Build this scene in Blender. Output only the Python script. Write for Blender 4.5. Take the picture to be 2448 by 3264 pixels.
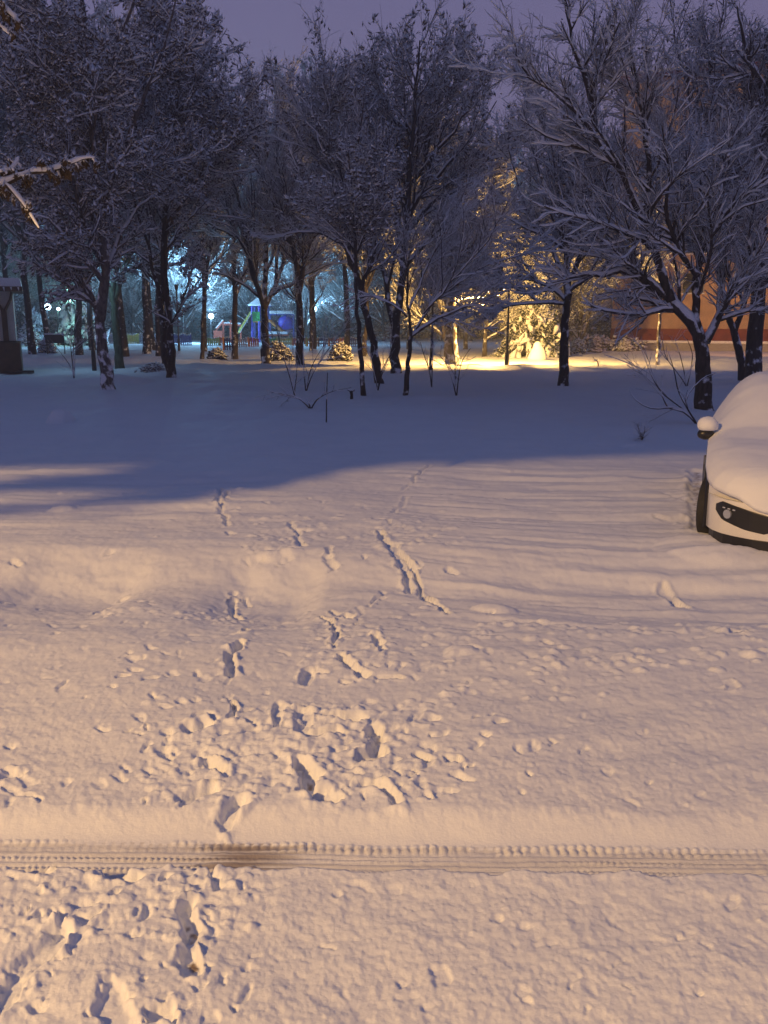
import bpy, math, random
import numpy as np
from mathutils import Vector, Matrix
sc = bpy.context.scene
for o in list(bpy.data.objects): bpy.data.objects.remove(o)
C = sc.collection
R = math.radians

# ------------------------------------------------------------------ camera, world, exposure
F, CX, CY, PITCH, H = 2822.0, 1224.0, 1632.0, R(12.2), 2.2
cam = bpy.data.cameras.new('camera'); co = bpy.data.objects.new('camera', cam); C.objects.link(co)
co.location = (0, 0, H); co.rotation_euler = (R(90) - PITCH, 0, 0)
cam.sensor_fit = 'VERTICAL'; cam.sensor_height = 24; cam.lens = 24 * F / 3264
cam.clip_start = 0.05; cam.clip_end = 2000
sc.camera = co
sc.view_settings.view_transform = 'Standard'; sc.view_settings.look = 'None'
sc.view_settings.exposure = 0; sc.view_settings.gamma = 1; sc.view_settings.use_curve_mapping = False
sc.cycles.max_bounces = 8; sc.cycles.diffuse_bounces = 7; sc.cycles.glossy_bounces = 2
sc.cycles.sample_clamp_indirect = 3

w = bpy.data.worlds.new('World'); sc.world = w; w.use_nodes = True
nt = w.node_tree; nt.nodes.clear()
tc = nt.nodes.new('ShaderNodeTexCoord'); sp = nt.nodes.new('ShaderNodeSeparateXYZ')
cr = nt.nodes.new('ShaderNodeValToRGB'); bg = nt.nodes.new('ShaderNodeBackground'); wo = nt.nodes.new('ShaderNodeOutputWorld')
cr.color_ramp.elements[0].position = 0.0; cr.color_ramp.elements[0].color = (0.185, 0.145, 0.225, 1)
cr.color_ramp.elements[1].position = 0.85; cr.color_ramp.elements[1].color = (0.036, 0.064, 0.155, 1)
for p_, c_ in ((.18, (.148, .122, .215)), (.36, (.118, .108, .215)), (.52, (.062, .080, .190))):
    e = cr.color_ramp.elements.new(p_); e.color = c_ + (1,)
nt.links.new(tc.outputs['Generated'], sp.inputs[0]); nt.links.new(sp.outputs['Z'], cr.inputs[0])
nt.links.new(cr.outputs[0], bg.inputs[0]); nt.links.new(bg.outputs[0], wo.inputs[0])
bg.inputs[1].default_value = 1.36

# lamp powers (each lamp's own light is made in its builder)
PW_STREET, PW_PARK, PW_CYAN, PW_WALL = 22500.0, 12500.0, 9500.0, 2800.0
COL_STREET = (1.0, 0.595, 0.215); COL_PARK = (1.0, 0.56, 0.14); COL_CYAN = (0.30, 0.66, 1.0)
LAMP = Vector((-14.0, -9.0, 11.5))

# ------------------------------------------------------------------ helpers
cP, sP = math.cos(PITCH), math.sin(PITCH)
def ray(px, py):
    v = (CY - py) / F
    return Vector(((px - CX) / F, cP + v * sP, -sP + v * cP))
def G(px, py, z=0.0):
    d = ray(px, py); t = (z - H) / d.z
    return Vector((d.x * t, d.y * t, z))
def P(px, py, Y):
    d = ray(px, py); t = Y / d.y
    return Vector((d.x * t, Y, H + d.z * t))

def tag(o, label, cat, group=None, kind=None):
    if label: o['label'] = label
    if cat: o['category'] = cat
    if group: o['group'] = group
    if kind: o['kind'] = kind
    return o
def thing(name, loc, label, cat, group=None, rz=0):
    o = bpy.data.objects.new(name, None); C.objects.link(o); o.location = loc; o.rotation_euler = (0, 0, rz)
    o.empty_display_size = 0.3
    bpy.context.view_layer.update()
    return tag(o, label, cat, group)
def link(name, me, parent=None, world=True):
    o = bpy.data.objects.new(name, me); C.objects.link(o)
    if parent:
        o.parent = parent
        if world:
            o.matrix_parent_inverse = Matrix.LocRotScale(parent.location, parent.rotation_euler, parent.scale).inverted() if parent.parent is None else Matrix()
            if parent.parent is not None:
                o.matrix_parent_inverse = parent.matrix_parent_inverse.copy() if False else Matrix()
    return o

def mesh_np(name, V, polys, mats, smooth=True):
    """polys: list of (faces ndarray (n,k), material index)"""
    me = bpy.data.meshes.new(name)
    V = np.asarray(V, dtype=np.float32)
    me.vertices.add(len(V)); me.vertices.foreach_set('co', V.ravel())
    vi = np.concatenate([f.ravel() for f, m in polys]).astype(np.int32)
    st, mi, off = [], [], 0
    for f, m in polys:
        n, k = f.shape
        st.append(off + np.arange(n) * k); off += n * k
        mi.append(np.full(n, m) if np.isscalar(m) else m)
    st = np.concatenate(st).astype(np.int32); mi = np.concatenate(mi).astype(np.int32)
    me.loops.add(len(vi)); me.loops.foreach_set('vertex_index', vi)
    me.polygons.add(len(st)); me.polygons.foreach_set('loop_start', st)
    me.polygons.foreach_set('material_index', mi)
    me.polygons.foreach_set('use_smooth', np.full(len(st), smooth))
    for m in mats: me.materials.append(m)
    me.update(calc_edges=True)
    return me

class MB:
    """collects boxes, tubes and loose shapes in world space; build() links them as one mesh"""
    def __init__(s): s.v = []; s.f = []
    def quad(s, *pts):
        n = len(s.v); s.v += [tuple(p) for p in pts]; s.f.append(tuple(range(n, n + len(pts)))); return s
    def box(s, c, size, rz=0, rx=0, ry=0, taper=1.0):
        n = len(s.v); M = Matrix.Translation(c) @ Matrix.Rotation(rz, 4, 'Z') @ Matrix.Rotation(rx, 4, 'X') @ Matrix.Rotation(ry, 4, 'Y')
        for z in (-.5, .5):
            k = taper if z > 0 else 1
            for x, y in ((-.5, -.5), (.5, -.5), (.5, .5), (-.5, .5)):
                s.v.append(tuple(M @ Vector((x * size[0] * k, y * size[1] * k, z * size[2]))))
        for q in ((0, 3, 2, 1), (4, 5, 6, 7), (0, 1, 5, 4), (1, 2, 6, 5), (2, 3, 7, 6), (3, 0, 4, 7)):
            s.f.append(tuple(n + i for i in q))
        return s
    def tube(s, pts, rad, K=10, caps=True):
        pts = [Vector(p) for p in pts]
        if not hasattr(rad, '__len__'): rad = [rad] * len(pts)
        n0 = len(s.v); prev = None
        for i, p in enumerate(pts):
            t = (pts[min(i + 1, len(pts) - 1)] - pts[max(i - 1, 0)]).normalized()
            a = prev if prev is not None else (Vector((1, 0, 0)) if abs(t.z) > .8 else Vector((0, 0, 1)))
            u = (a - t * a.dot(t)).normalized(); prev = u; v = t.cross(u)
            for k in range(K):
                an = 2 * math.pi * k / K
                s.v.append(tuple(p + (u * math.cos(an) + v * math.sin(an)) * rad[i]))
        for i in range(len(pts) - 1):
            for k in range(K):
                a = n0 + i * K + k; b = n0 + i * K + (k + 1) % K
                s.f.append((a, b, b + K, a + K))
        if caps:
            s.f.append(tuple(n0 + k for k in range(K - 1, -1, -1)))
            m = n0 + (len(pts) - 1) * K; s.f.append(tuple(m + k for k in range(K)))
        return s
    def blob(s, c, r, seed=0, amp=.12, nu=14, nv=9, flat=None):
        rg = random.Random(seed); n0 = len(s.v); r = (r, r, r) if not hasattr(r, '__len__') else r
        ph = [rg.uniform(0, 6.28) for _ in range(6)]
        for j in range(nv + 1):
            th = math.pi * j / nv
            for i in range(nu):
                a = 2 * math.pi * i / nu
                k = 1 + amp * (math.sin(2 * a + ph[0]) * math.sin(th * 2 + ph[1]) + .6 * math.sin(3 * a + ph[2] + th * 3) + .4 * math.sin(5 * a + ph[3]) * math.sin(4 * th + ph[4]))
                z = math.cos(th) * r[2] * k
                if flat is not None and z < flat: z = flat
                s.v.append((c[0] + math.sin(th) * math.cos(a) * r[0] * k, c[1] + math.sin(th) * math.sin(a) * r[1] * k, c[2] + z))
        for j in range(nv):
            for i in range(nu):
                a = n0 + j * nu + i; b = n0 + j * nu + (i + 1) % nu
                s.f.append((a, a + nu, b + nu, b))
        return s
    def build(s, name, mat, parent=None, smooth=False, bevel=0, sub=0):
        me = bpy.data.meshes.new(name); me.from_pydata(s.v, [], s.f); me.materials.append(mat)
        if smooth: me.polygons.foreach_set('use_smooth', [True] * len(me.polygons))
        me.update()
        o = bpy.data.objects.new(name, me); C.objects.link(o)
        if parent is not None: setpar(o, parent)
        if bevel:
            b = o.modifiers.new('bevel', 'BEVEL'); b.width = bevel; b.segments = 2; b.limit_method = 'ANGLE'
        if sub:
            m = o.modifiers.new('sub', 'SUBSURF'); m.levels = sub; m.render_levels = sub
        return o
def world_matrix(o):
    M = Matrix.LocRotScale(o.location, o.rotation_euler, o.scale)
    if o.parent: M = world_matrix(o.parent) @ o.matrix_parent_inverse @ M
    return M
def setpar(o, parent):
    o.parent = parent; o.matrix_parent_inverse = world_matrix(parent).inverted()

# ------------------------------------------------------------------ materials
def new_mat(name):
    m = bpy.data.materials.new(name); m.use_nodes = True
    return m, m.node_tree, m.node_tree.nodes['Principled BSDF']
def plain(name, col, rough=.6, var=.15, scale=6, metal=0, bump=0.0, emit=None, es=0):
    m, t, b = new_mat(name)
    n = t.nodes.new('ShaderNodeTexNoise'); n.inputs['Scale'].default_value = scale; n.inputs['Detail'].default_value = 6
    g = t.nodes.new('ShaderNodeTexCoord'); t.links.new(g.outputs['Object'], n.inputs['Vector'])
    r = t.nodes.new('ShaderNodeValToRGB')
    r.color_ramp.elements[0].position = .3; r.color_ramp.elements[1].position = .7
    r.color_ramp.elements[0].color = tuple(c * (1 - var) for c in col) + (1,)
    r.color_ramp.elements[1].color = tuple(min(1, c * (1 + var)) for c in col) + (1,)
    t.links.new(n.outputs['Fac'], r.inputs[0]); t.links.new(r.outputs[0], b.inputs['Base Color'])
    b.inputs['Roughness'].default_value = rough; b.inputs['Metallic'].default_value = metal
    if bump:
        bp = t.nodes.new('ShaderNodeBump'); bp.inputs['Strength'].default_value = bump; bp.inputs['Distance'].default_value = .02
        t.links.new(n.outputs['Fac'], bp.inputs['Height']); t.links.new(bp.outputs[0], b.inputs['Normal'])
    if emit: b.inputs['Emission Color'].default_value = emit + (1,); b.inputs['Emission Strength'].default_value = es
    return m
SNOW = (.80, .815, .85)
def snow_mat(name, fine=55.0, dirt=False, bumpd=.008, bs=.5):
    m, t, b = new_mat(name); L = t.links
    g = t.nodes.new('ShaderNodeNewGeometry')
    n = t.nodes.new('ShaderNodeTexNoise'); n.inputs['Scale'].default_value = fine; n.inputs['Detail'].default_value = 8; n.inputs['Roughness'].default_value = .65
    L.new(g.outputs['Position'], n.inputs['Vector'])
    bp = t.nodes.new('ShaderNodeBump'); bp.inputs['Strength'].default_value = bs; bp.inputs['Distance'].default_value = bumpd
    L.new(n.outputs['Fac'], bp.inputs['Height']); L.new(bp.outputs[0], b.inputs['Normal'])
    n2 = t.nodes.new('ShaderNodeTexNoise'); n2.inputs['Scale'].default_value = 1.3; n2.inputs['Detail'].default_value = 5
    L.new(g.outputs['Position'], n2.inputs['Vector'])
    r = t.nodes.new('ShaderNodeValToRGB'); r.color_ramp.elements[0].position = .3; r.color_ramp.elements[1].position = .7
    r.color_ramp.elements[0].color = (SNOW[0] * .95, SNOW[1] * .95, SNOW[2] * .96, 1); r.color_ramp.elements[1].color = SNOW + (1,)
    L.new(n2.outputs['Fac'], r.inputs[0])
    out = r.outputs[0]
    if dirt:
        at = t.nodes.new('ShaderNodeAttribute'); at.attribute_name = 'dirt'
        mx = t.nodes.new('ShaderNodeMixRGB'); mx.inputs[2].default_value = (.13, .075, .045, 1)
        L.new(at.outputs['Fac'], mx.inputs[0]); L.new(out, mx.inputs[1]); out = mx.outputs[0]
    L.new(out, b.inputs['Base Color']); b.inputs['Roughness'].default_value = .7
    b.inputs['Specular IOR Level'].default_value = .2
    return m
def bark_mat(name, bark, lo=.25, hi=.55, snow=SNOW, ns=9.0, amt=.35):
    """bark or leaf with snow lying on whatever faces up (and rime patches by noise)"""
    m, t, b = new_mat(name); L = t.links
    g = t.nodes.new('ShaderNodeNewGeometry'); s = t.nodes.new('ShaderNodeSeparateXYZ'); L.new(g.outputs['Normal'], s.inputs[0])
    n = t.nodes.new('ShaderNodeTexNoise'); n.inputs['Scale'].default_value = ns; n.inputs['Detail'].default_value = 4
    L.new(g.outputs['Position'], n.inputs['Vector'])
    a = t.nodes.new('ShaderNodeMath'); a.operation = 'MULTIPLY_ADD'; a.inputs[1].default_value = amt * 2; 
    L.new(n.outputs['Fac'], a.inputs[0]); 
    a2 = t.nodes.new('ShaderNodeMath'); a2.operation = 'SUBTRACT'; a2.inputs[1].default_value = amt; L.new(s.outputs['Z'], a2.inputs[0])
    L.new(a2.outputs[0], a.inputs[2])
    mr = t.nodes.new('ShaderNodeMapRange'); mr.inputs['From Min'].default_value = lo; mr.inputs['From Max'].default_value = hi
    L.new(a.outputs[0], mr.inputs['Value'])
    n2 = t.nodes.new('ShaderNodeTexNoise'); n2.inputs['Scale'].default_value = 14; n2.inputs['Detail'].default_value = 6
    mp = t.nodes.new('ShaderNodeMapping'); mp.inputs['Scale'].default_value = (1, 1, .25)
    L.new(g.outputs['Position'], mp.inputs[0]); L.new(mp.outputs[0], n2.inputs['Vector'])
    r = t.nodes.new('ShaderNodeValToRGB'); r.color_ramp.elements[0].position = .35; r.color_ramp.elements[1].position = .65
    r.color_ramp.elements[0].color = tuple(c * .55 for c in bark) + (1,); r.color_ramp.elements[1].color = tuple(c * 1.4 for c in bark) + (1,)
    L.new(n2.outputs['Fac'], r.inputs[0])
    mx = t.nodes.new('ShaderNodeMixRGB'); mx.inputs[2].default_value = snow + (1,)
    L.new(mr.outputs[0], mx.inputs[0]); L.new(r.outputs[0], mx.inputs[1]); L.new(mx.outputs[0], b.inputs['Base Color'])
    b.inputs['Roughness'].default_value = .85; b.inputs['Specular IOR Level'].default_value = .15
    bp = t.nodes.new('ShaderNodeBump'); bp.inputs['Strength'].default_value = .5; bp.inputs['Distance'].default_value = .015
    L.new(n2.outputs['Fac'], bp.inputs['Height']); L.new(bp.outputs[0], b.inputs['Normal'])
    return m
M_GROUND = snow_mat('ground_snow', 60, True, .008, .45)
M_SNOW = snow_mat('lying_snow', 40, False, .008, .4)
M_SNOWFAR = snow_mat('branch_snow', 20, False, .01, .3)
M_BARK = bark_mat('bark', (.050, .040, .036), .18, .38, ns=4, amt=.9)
M_BIRCH = bark_mat('birch_bark', (.12, .105, .10), .02, .22, ns=4, amt=.9)
M_TWIG = bark_mat('twig', (.09, .078, .075), -.5, .25, ns=12, amt=.4)
M_LEAF = bark_mat('dry_leaf', (.10, .08, .07), -.4, .3, ns=10, amt=.4)
M_BROWN = bark_mat('brown_leaf', (.07, .05, .035), .25, .6, ns=10, amt=.2)
M_NEEDLE = bark_mat('needle', (.022, .035, .018), .35, .7, ns=7, amt=.45)
M_DARKMETAL = plain('dark_metal', (.015, .015, .018), .45)

def glow(name, col, s): return plain(name, (.6, .6, .6), .5, 0, emit=col, es=s)
M_GLOWC = glow('cold_glow', (.55, .9, 1.0), 25)
M_GLOWW = glow('warm_glow', (1.0, .62, .2), 5)

# ------------------------------------------------------------------ noise
def _hash(ix, iy, seed):
    h = (ix.astype(np.int64) * 374761393 + iy.astype(np.int64) * 668265263 + seed * 1442695041) & 0xffffffff
    h = ((h ^ (h >> 13)) * 1274126177) & 0xffffffff
    return ((h ^ (h >> 16)) & 0xffff) / 65535.0
def vnoise(x, y, seed=0):
    ix = np.floor(x); iy = np.floor(y); fx = x - ix; fy = y - iy
    fx = fx * fx * fx * (fx * (fx * 6 - 15) + 10); fy = fy * fy * fy * (fy * (fy * 6 - 15) + 10)
    ix = ix.astype(np.int64); iy = iy.astype(np.int64)
    a = _hash(ix, iy, seed); b = _hash(ix + 1, iy, seed); c = _hash(ix, iy + 1, seed); d = _hash(ix + 1, iy + 1, seed)
    return (a + (b - a) * fx + (c - a) * fy + (a - b - c + d) * fx * fy) * 2 - 1
def fbm(x, y, octv, seed=0, gain=.5):
    s = 0; a = 1.0
    for o in range(octv):
        k = 2.03 ** o; ca, sa = math.cos(.9 + 1.7 * o), math.sin(.9 + 1.7 * o)
        if o == 0: ca, sa = 1.0, 0.0
        s = s + a * vnoise((x * ca - y * sa) * k + 17.3 * o, (x * sa + y * ca) * k - 9.1 * o, seed + o); a *= gain
    return s
def sst(a, b, x):
    t = np.clip((x - a) / (b - a), 0, 1); return t * t * (3 - 2 * t)

# ------------------------------------------------------------------ ground (one sheet of snow)
rng = np.random.default_rng(7)
rows = np.concatenate([np.exp(np.arange(math.log(1.1), math.log(16.5), .0029)), np.exp(np.arange(math.log(16.55), math.log(420), .0095))])
tin = np.arange(-.56, .5601, .0020)
tout = .56 + .002 * np.cumsum(1.11 ** np.arange(1, 50)); tout = tout[tout < 3]
ts = np.concatenate([-tout[::-1], tin, tout])
D, T = np.meshgrid(rows, ts, indexing='ij'); X = D * T; Y = D.copy()
nr, nc = D.shape
wx = .035 * fbm(X * 5, Y * 5, 3, 11); wy = .035 * fbm(X * 5, Y * 5, 3, 23)
fw_ = 1 - sst(9, 14, Y)
wx = wx + fw_ * .014 * fbm(X * 19, Y * 19, 3, 61); wy = wy + fw_ * .014 * fbm(X * 19 + 5, Y * 19, 3, 67)
XW, YW = X + wx, Y + wy
Z = .022 * fbm(X * .5, Y * .5, 3, 1) * sst(1, 5, Y)
Z += .012 * fbm(X * 1.3, Y * 2.0, 3, 2) + sst(13, 16, Y) * .035 * fbm(X * .9, Y * .45, 4, 6)
near = 1 - sst(14, 30, Y)
lump = fbm(X * 22, Y * 22, 3, 5, .6)
rx_, ry_ = X * .82 - Y * .57, X * .57 + Y * .82
lump = fbm(rx_ * 22, ry_ * 22, 3, 5, .6)
Z += near * .0027 * lump + near * .0032 * fbm(rx_ * 6, ry_ * 6, 3, 8)
Z += near * .0016 * fbm(rx_ * 60, ry_ * 60, 2, 9) * (1 - sst(4, 7, Y))
# wheel swooshes of the cars that parked (curving ridges to the right)
ang = (Y - 9.2) - .10 * (X - 1.2) ** 2 * .35 + .25 * X
rid = fbm(XW * .35 + 3, ang * 3.6, 3, 31)
Z += .028 * rid * sst(5.6, 6.6, Y) * (1 - sst(12.5, 14.5, Y)) * sst(-1.2, 1.2, X)
Z += .020 * fbm(X * .45, Y * 3.2, 3, 37) * sst(8, 10, Y) * (1 - sst(13, 16, Y)) * (1 - sst(-2, 0, X))
Z += .010 * fbm((X + .5 * Y) * .9, (Y - .4 * X) * 4.0, 3, 41) * sst(3.4, 4.2, Y) * (1 - sst(6, 7, Y)) * sst(0, 1, X)
DIRT = np.zeros_like(Z); CL = np.zeros_like(Z); RIM = np.zeros_like(Z)

def win(xmin, xmax, ymin, ymax):
    i0, i1 = np.searchsorted(rows, [ymin, ymax]); i0 = max(0, i0 - 1); i1 = min(nr, i1 + 1)
    if i1 <= i0: return None
    ta = min(xmin / max(ymin, .5), xmin / max(ymax, .5)); tb = max(xmax / max(ymin, .5), xmax / max(ymax, .5))
    j0, j1 = np.searchsorted(ts, [ta, tb]); j0 = max(0, j0 - 1); j1 = min(nc, j1 + 1)
    if j1 <= j0: return None
    return slice(i0, i1), slice(j0, j1)
def stroke(pts, wd, depth, rim=.35, steep=.55, world=False, dirt=0.0, crumbs=0.0):
    q = q_ = [(p[0], p[1]) if world else tuple(G(*p)[:2]) for p in pts]; nk_ = .55 if q_[0][1] < 2.9 else (.8 if q_[0][1] < 3.3 else 1.0); depth *= .52 * nk_; wd *= .85 * nk_ ** .5
    if len(q) == 1: q = [q[0], (q[0][0] + .001, q[0][1])]
    m = wd * 2.4
    xs = [p[0] for p in q]; ys = [p[1] for p in q]
    s = win(min(xs) - m, max(xs) + m, min(ys) - m, max(ys) + m)
    if s is None: return
    x, y = XW[s], YW[s]; dist = np.full(x.shape, 9.0)
    for (ax, ay), (bx, by) in zip(q[:-1], q[1:]):
        dx, dy = bx - ax, by - ay; L2 = dx * dx + dy * dy + 1e-9
        t = np.clip(((x - ax) * dx + (y - ay) * dy) / L2, 0, 1)
        dist = np.minimum(dist, np.hypot(x - ax - t * dx, y - ay - t * dy))
    ins = 1 - sst(wd * steep, wd, dist)
    Z[s] = (Z[s] - LANE[s]) * (1 - .5 * ins) + LANE[s] - depth * ins
    RIM[s] = np.where(dist < wd * 1.0, RIM[s] * (1 - ins), RIM[s])
    RIM[s] = np.maximum(RIM[s], min(.020, rim * depth) * np.exp(-((dist - wd * 1.3) / (.42 * wd)) ** 2) * np.clip(.45 + .8 * fbm(X[s] * 13, Y[s] * 13, 3, 77), 0, 1.3))
    if dirt: DIRT[s] = np.maximum(DIRT[s], dirt * (1 - sst(wd * .1, wd * .5, dist)) * sst(-.2, .3, fbm(X[s] * 20, Y[s] * 20, 2, 5)))
    if crumbs:
        tot = sum(math.dist(a, b) for a, b in zip(q[:-1], q[1:])) + wd * 2
        for _ in range(int(crumbs * tot * 4)):
            k = rng.integers(0, len(q) - 1); t = rng.random(); a, b = q[k], q[k + 1]
            rr = wd * rng.uniform(.9, 2.3); an = rng.uniform(0, 6.28)
            bump(a[0] + (b[0] - a[0]) * t + rr * math.cos(an), a[1] + (b[1] - a[1]) * t + rr * math.sin(an), rng.uniform(.012, .034) * (1 + q[0][1] * .03))
def bump(x, y, r, hh=None, ell=1.0):
    s = win(x - r * 1.3 * ell, x + r * 1.3 * ell, y - r * 1.3, y + r * 1.3)
    if s is None: return
    d2 = ((X[s] - x + wx[s] * .3) / (r * ell)) ** 2 + ((Y[s] - y + wy[s] * .3) / r) ** 2
    if not hh: d2 = d2 * (1 + .35 * lump[s])
    if hh: Z[s] += hh * np.clip(1 - d2, 0, 1) ** .8
    else: CL[s] = np.maximum(CL[s], r * .40 * np.sqrt(np.clip(1 - d2, 0, 1)) * (.75 + .5 * np.abs(lump[s])))
def clods(px0, px1, py0, py1, n, r0=.012, r1=.035, slope=0.0):
    for _ in range(int(n * .5)):
        a = rng.random(); px = px0 + (px1 - px0) * a; py = rng.uniform(py0, py1) + slope * (px - px0)
        g = G(px, py); bump(g.x, g.y, rng.uniform(r0, r1) ** 1.0, None, rng.uniform(.8, 1.5))
# --- the old half filled wheel track across the middle
def lane(ptop, pbot, bank_from, depth, amp):
    a0, a1 = G(*ptop[0]), G(*ptop[1]); b0, b1 = G(*pbot[0]), G(*pbot[1])
    yt = a0.y + (X - a0.x) * (a1.y - a0.y) / (a1.x - a0.x)
    yb = b0.y + (X - b0.x) * (b1.y - b0.y) / (b1.x - b0.x)
    return yt, yb
yt, yb = lane(((0, 1815), (2448, 1850)), ((0, 1905), (2448, 1960)), 0, 0, 0)
yw = Y + .05 * fbm(X * 3, Y * 3, 3, 91)
bank = .23 * (1 - sst(-.05, .95, yw - yt)) * (1 + .15 * fbm(X * 1.1, X * 0, 2, 93))
infl = sst(yb - 1.1, yt, yw)
gap = sst(.05, .4, fbm(X * .55 + 4, X * 0 + 2, 2, 17) + .45)
LANE = np.where(Y > 4, -(bank * infl * (.65 + .35 * gap)), 0)
Z += LANE
# --- the fresh wheel track in front
yt, yb = lane(((0, 2643), (2448, 2676)), ((0, 2756), (2448, 2780)), 0, 0, 0)
wob = .012 * fbm(X * .9, X * 0 + 3, 3, 88); yt = yt + wob; yb = yb + wob + .010 * fbm(X * 2.1, X * 0 + 8, 2, 89)
u = (Y - yb) / (yt - yb)
bk = Y - yt
bankf = (1 - sst(0, .24 + .015 * fbm(X * 3, X * 0, 2, 3), bk)) * (bk > 0)
edge = sst(-.06, .03, u + .08 * fbm(X * 9, Y * 9, 3, 55))
floor = edge * ((u <= 1))
Zs = Z.copy()
flat = .0022 * fbm(X * 2, Y * 90, 3, 66) + .0016 * fbm(X * 30, Y * 30, 2, 67)
ribs = .0035 * np.sin(u * 2 * np.pi * 7) * (u > .1) * (u < .82)
cross = .004 * np.sign(np.sin(X * 2 * np.pi / .028 + 3 * u)) * ((np.abs(u - .33) < .05) | (np.abs(u - .62) < .035)) * (.5 + .5 * vnoise(X * 2, Y * 0, 4))
teeth = .010 * (np.sin(X * 2 * np.pi / .041 + .6 * fbm(X * 3, X * 0, 2, 2)) > -.25) * (u > .84) * (u < 1.08) * np.clip(.55 + .7 * vnoise(X * 9, Y * 40, 9), .1, 1)
Z = np.where(u <= 1, Zs * (1 - floor) + floor * (-.070 + flat + ribs + cross), Zs * (1 - bankf * .85) - .066 * bankf)
Z += teeth * edge
tk = floor * (u < 1.02)
pt = np.zeros_like(Z)
for cx_, w_, s_ in ((760, 230, 1.0), (450, 120, .45), (980, 150, .4), (1520, 260, .3), (2100, 260, .22), (100, 120, .25)):
    gx = G(cx_, 2700).x; pt = np.maximum(pt, s_ * np.exp(-((X - gx) / (w_ * 3.9 / F)) ** 2))
DIRT = np.maximum(DIRT, tk * np.clip((.15 + .6 * pt) * sst(.25, .95, pt * .9 + .45 * fbm(X * 2.2, Y * 70, 3, 71)), 0, .9))
DIRT = np.maximum(DIRT, tk * (.11 + .12 * sst(-.5, .6, fbm(X * 1.2, Y * 25, 3, 79))))
DIRT = np.maximum(DIRT, .55 * (u > .86) * (u < 1.06) * (teeth < .001) * (.12 + .75 * pt))
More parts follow.
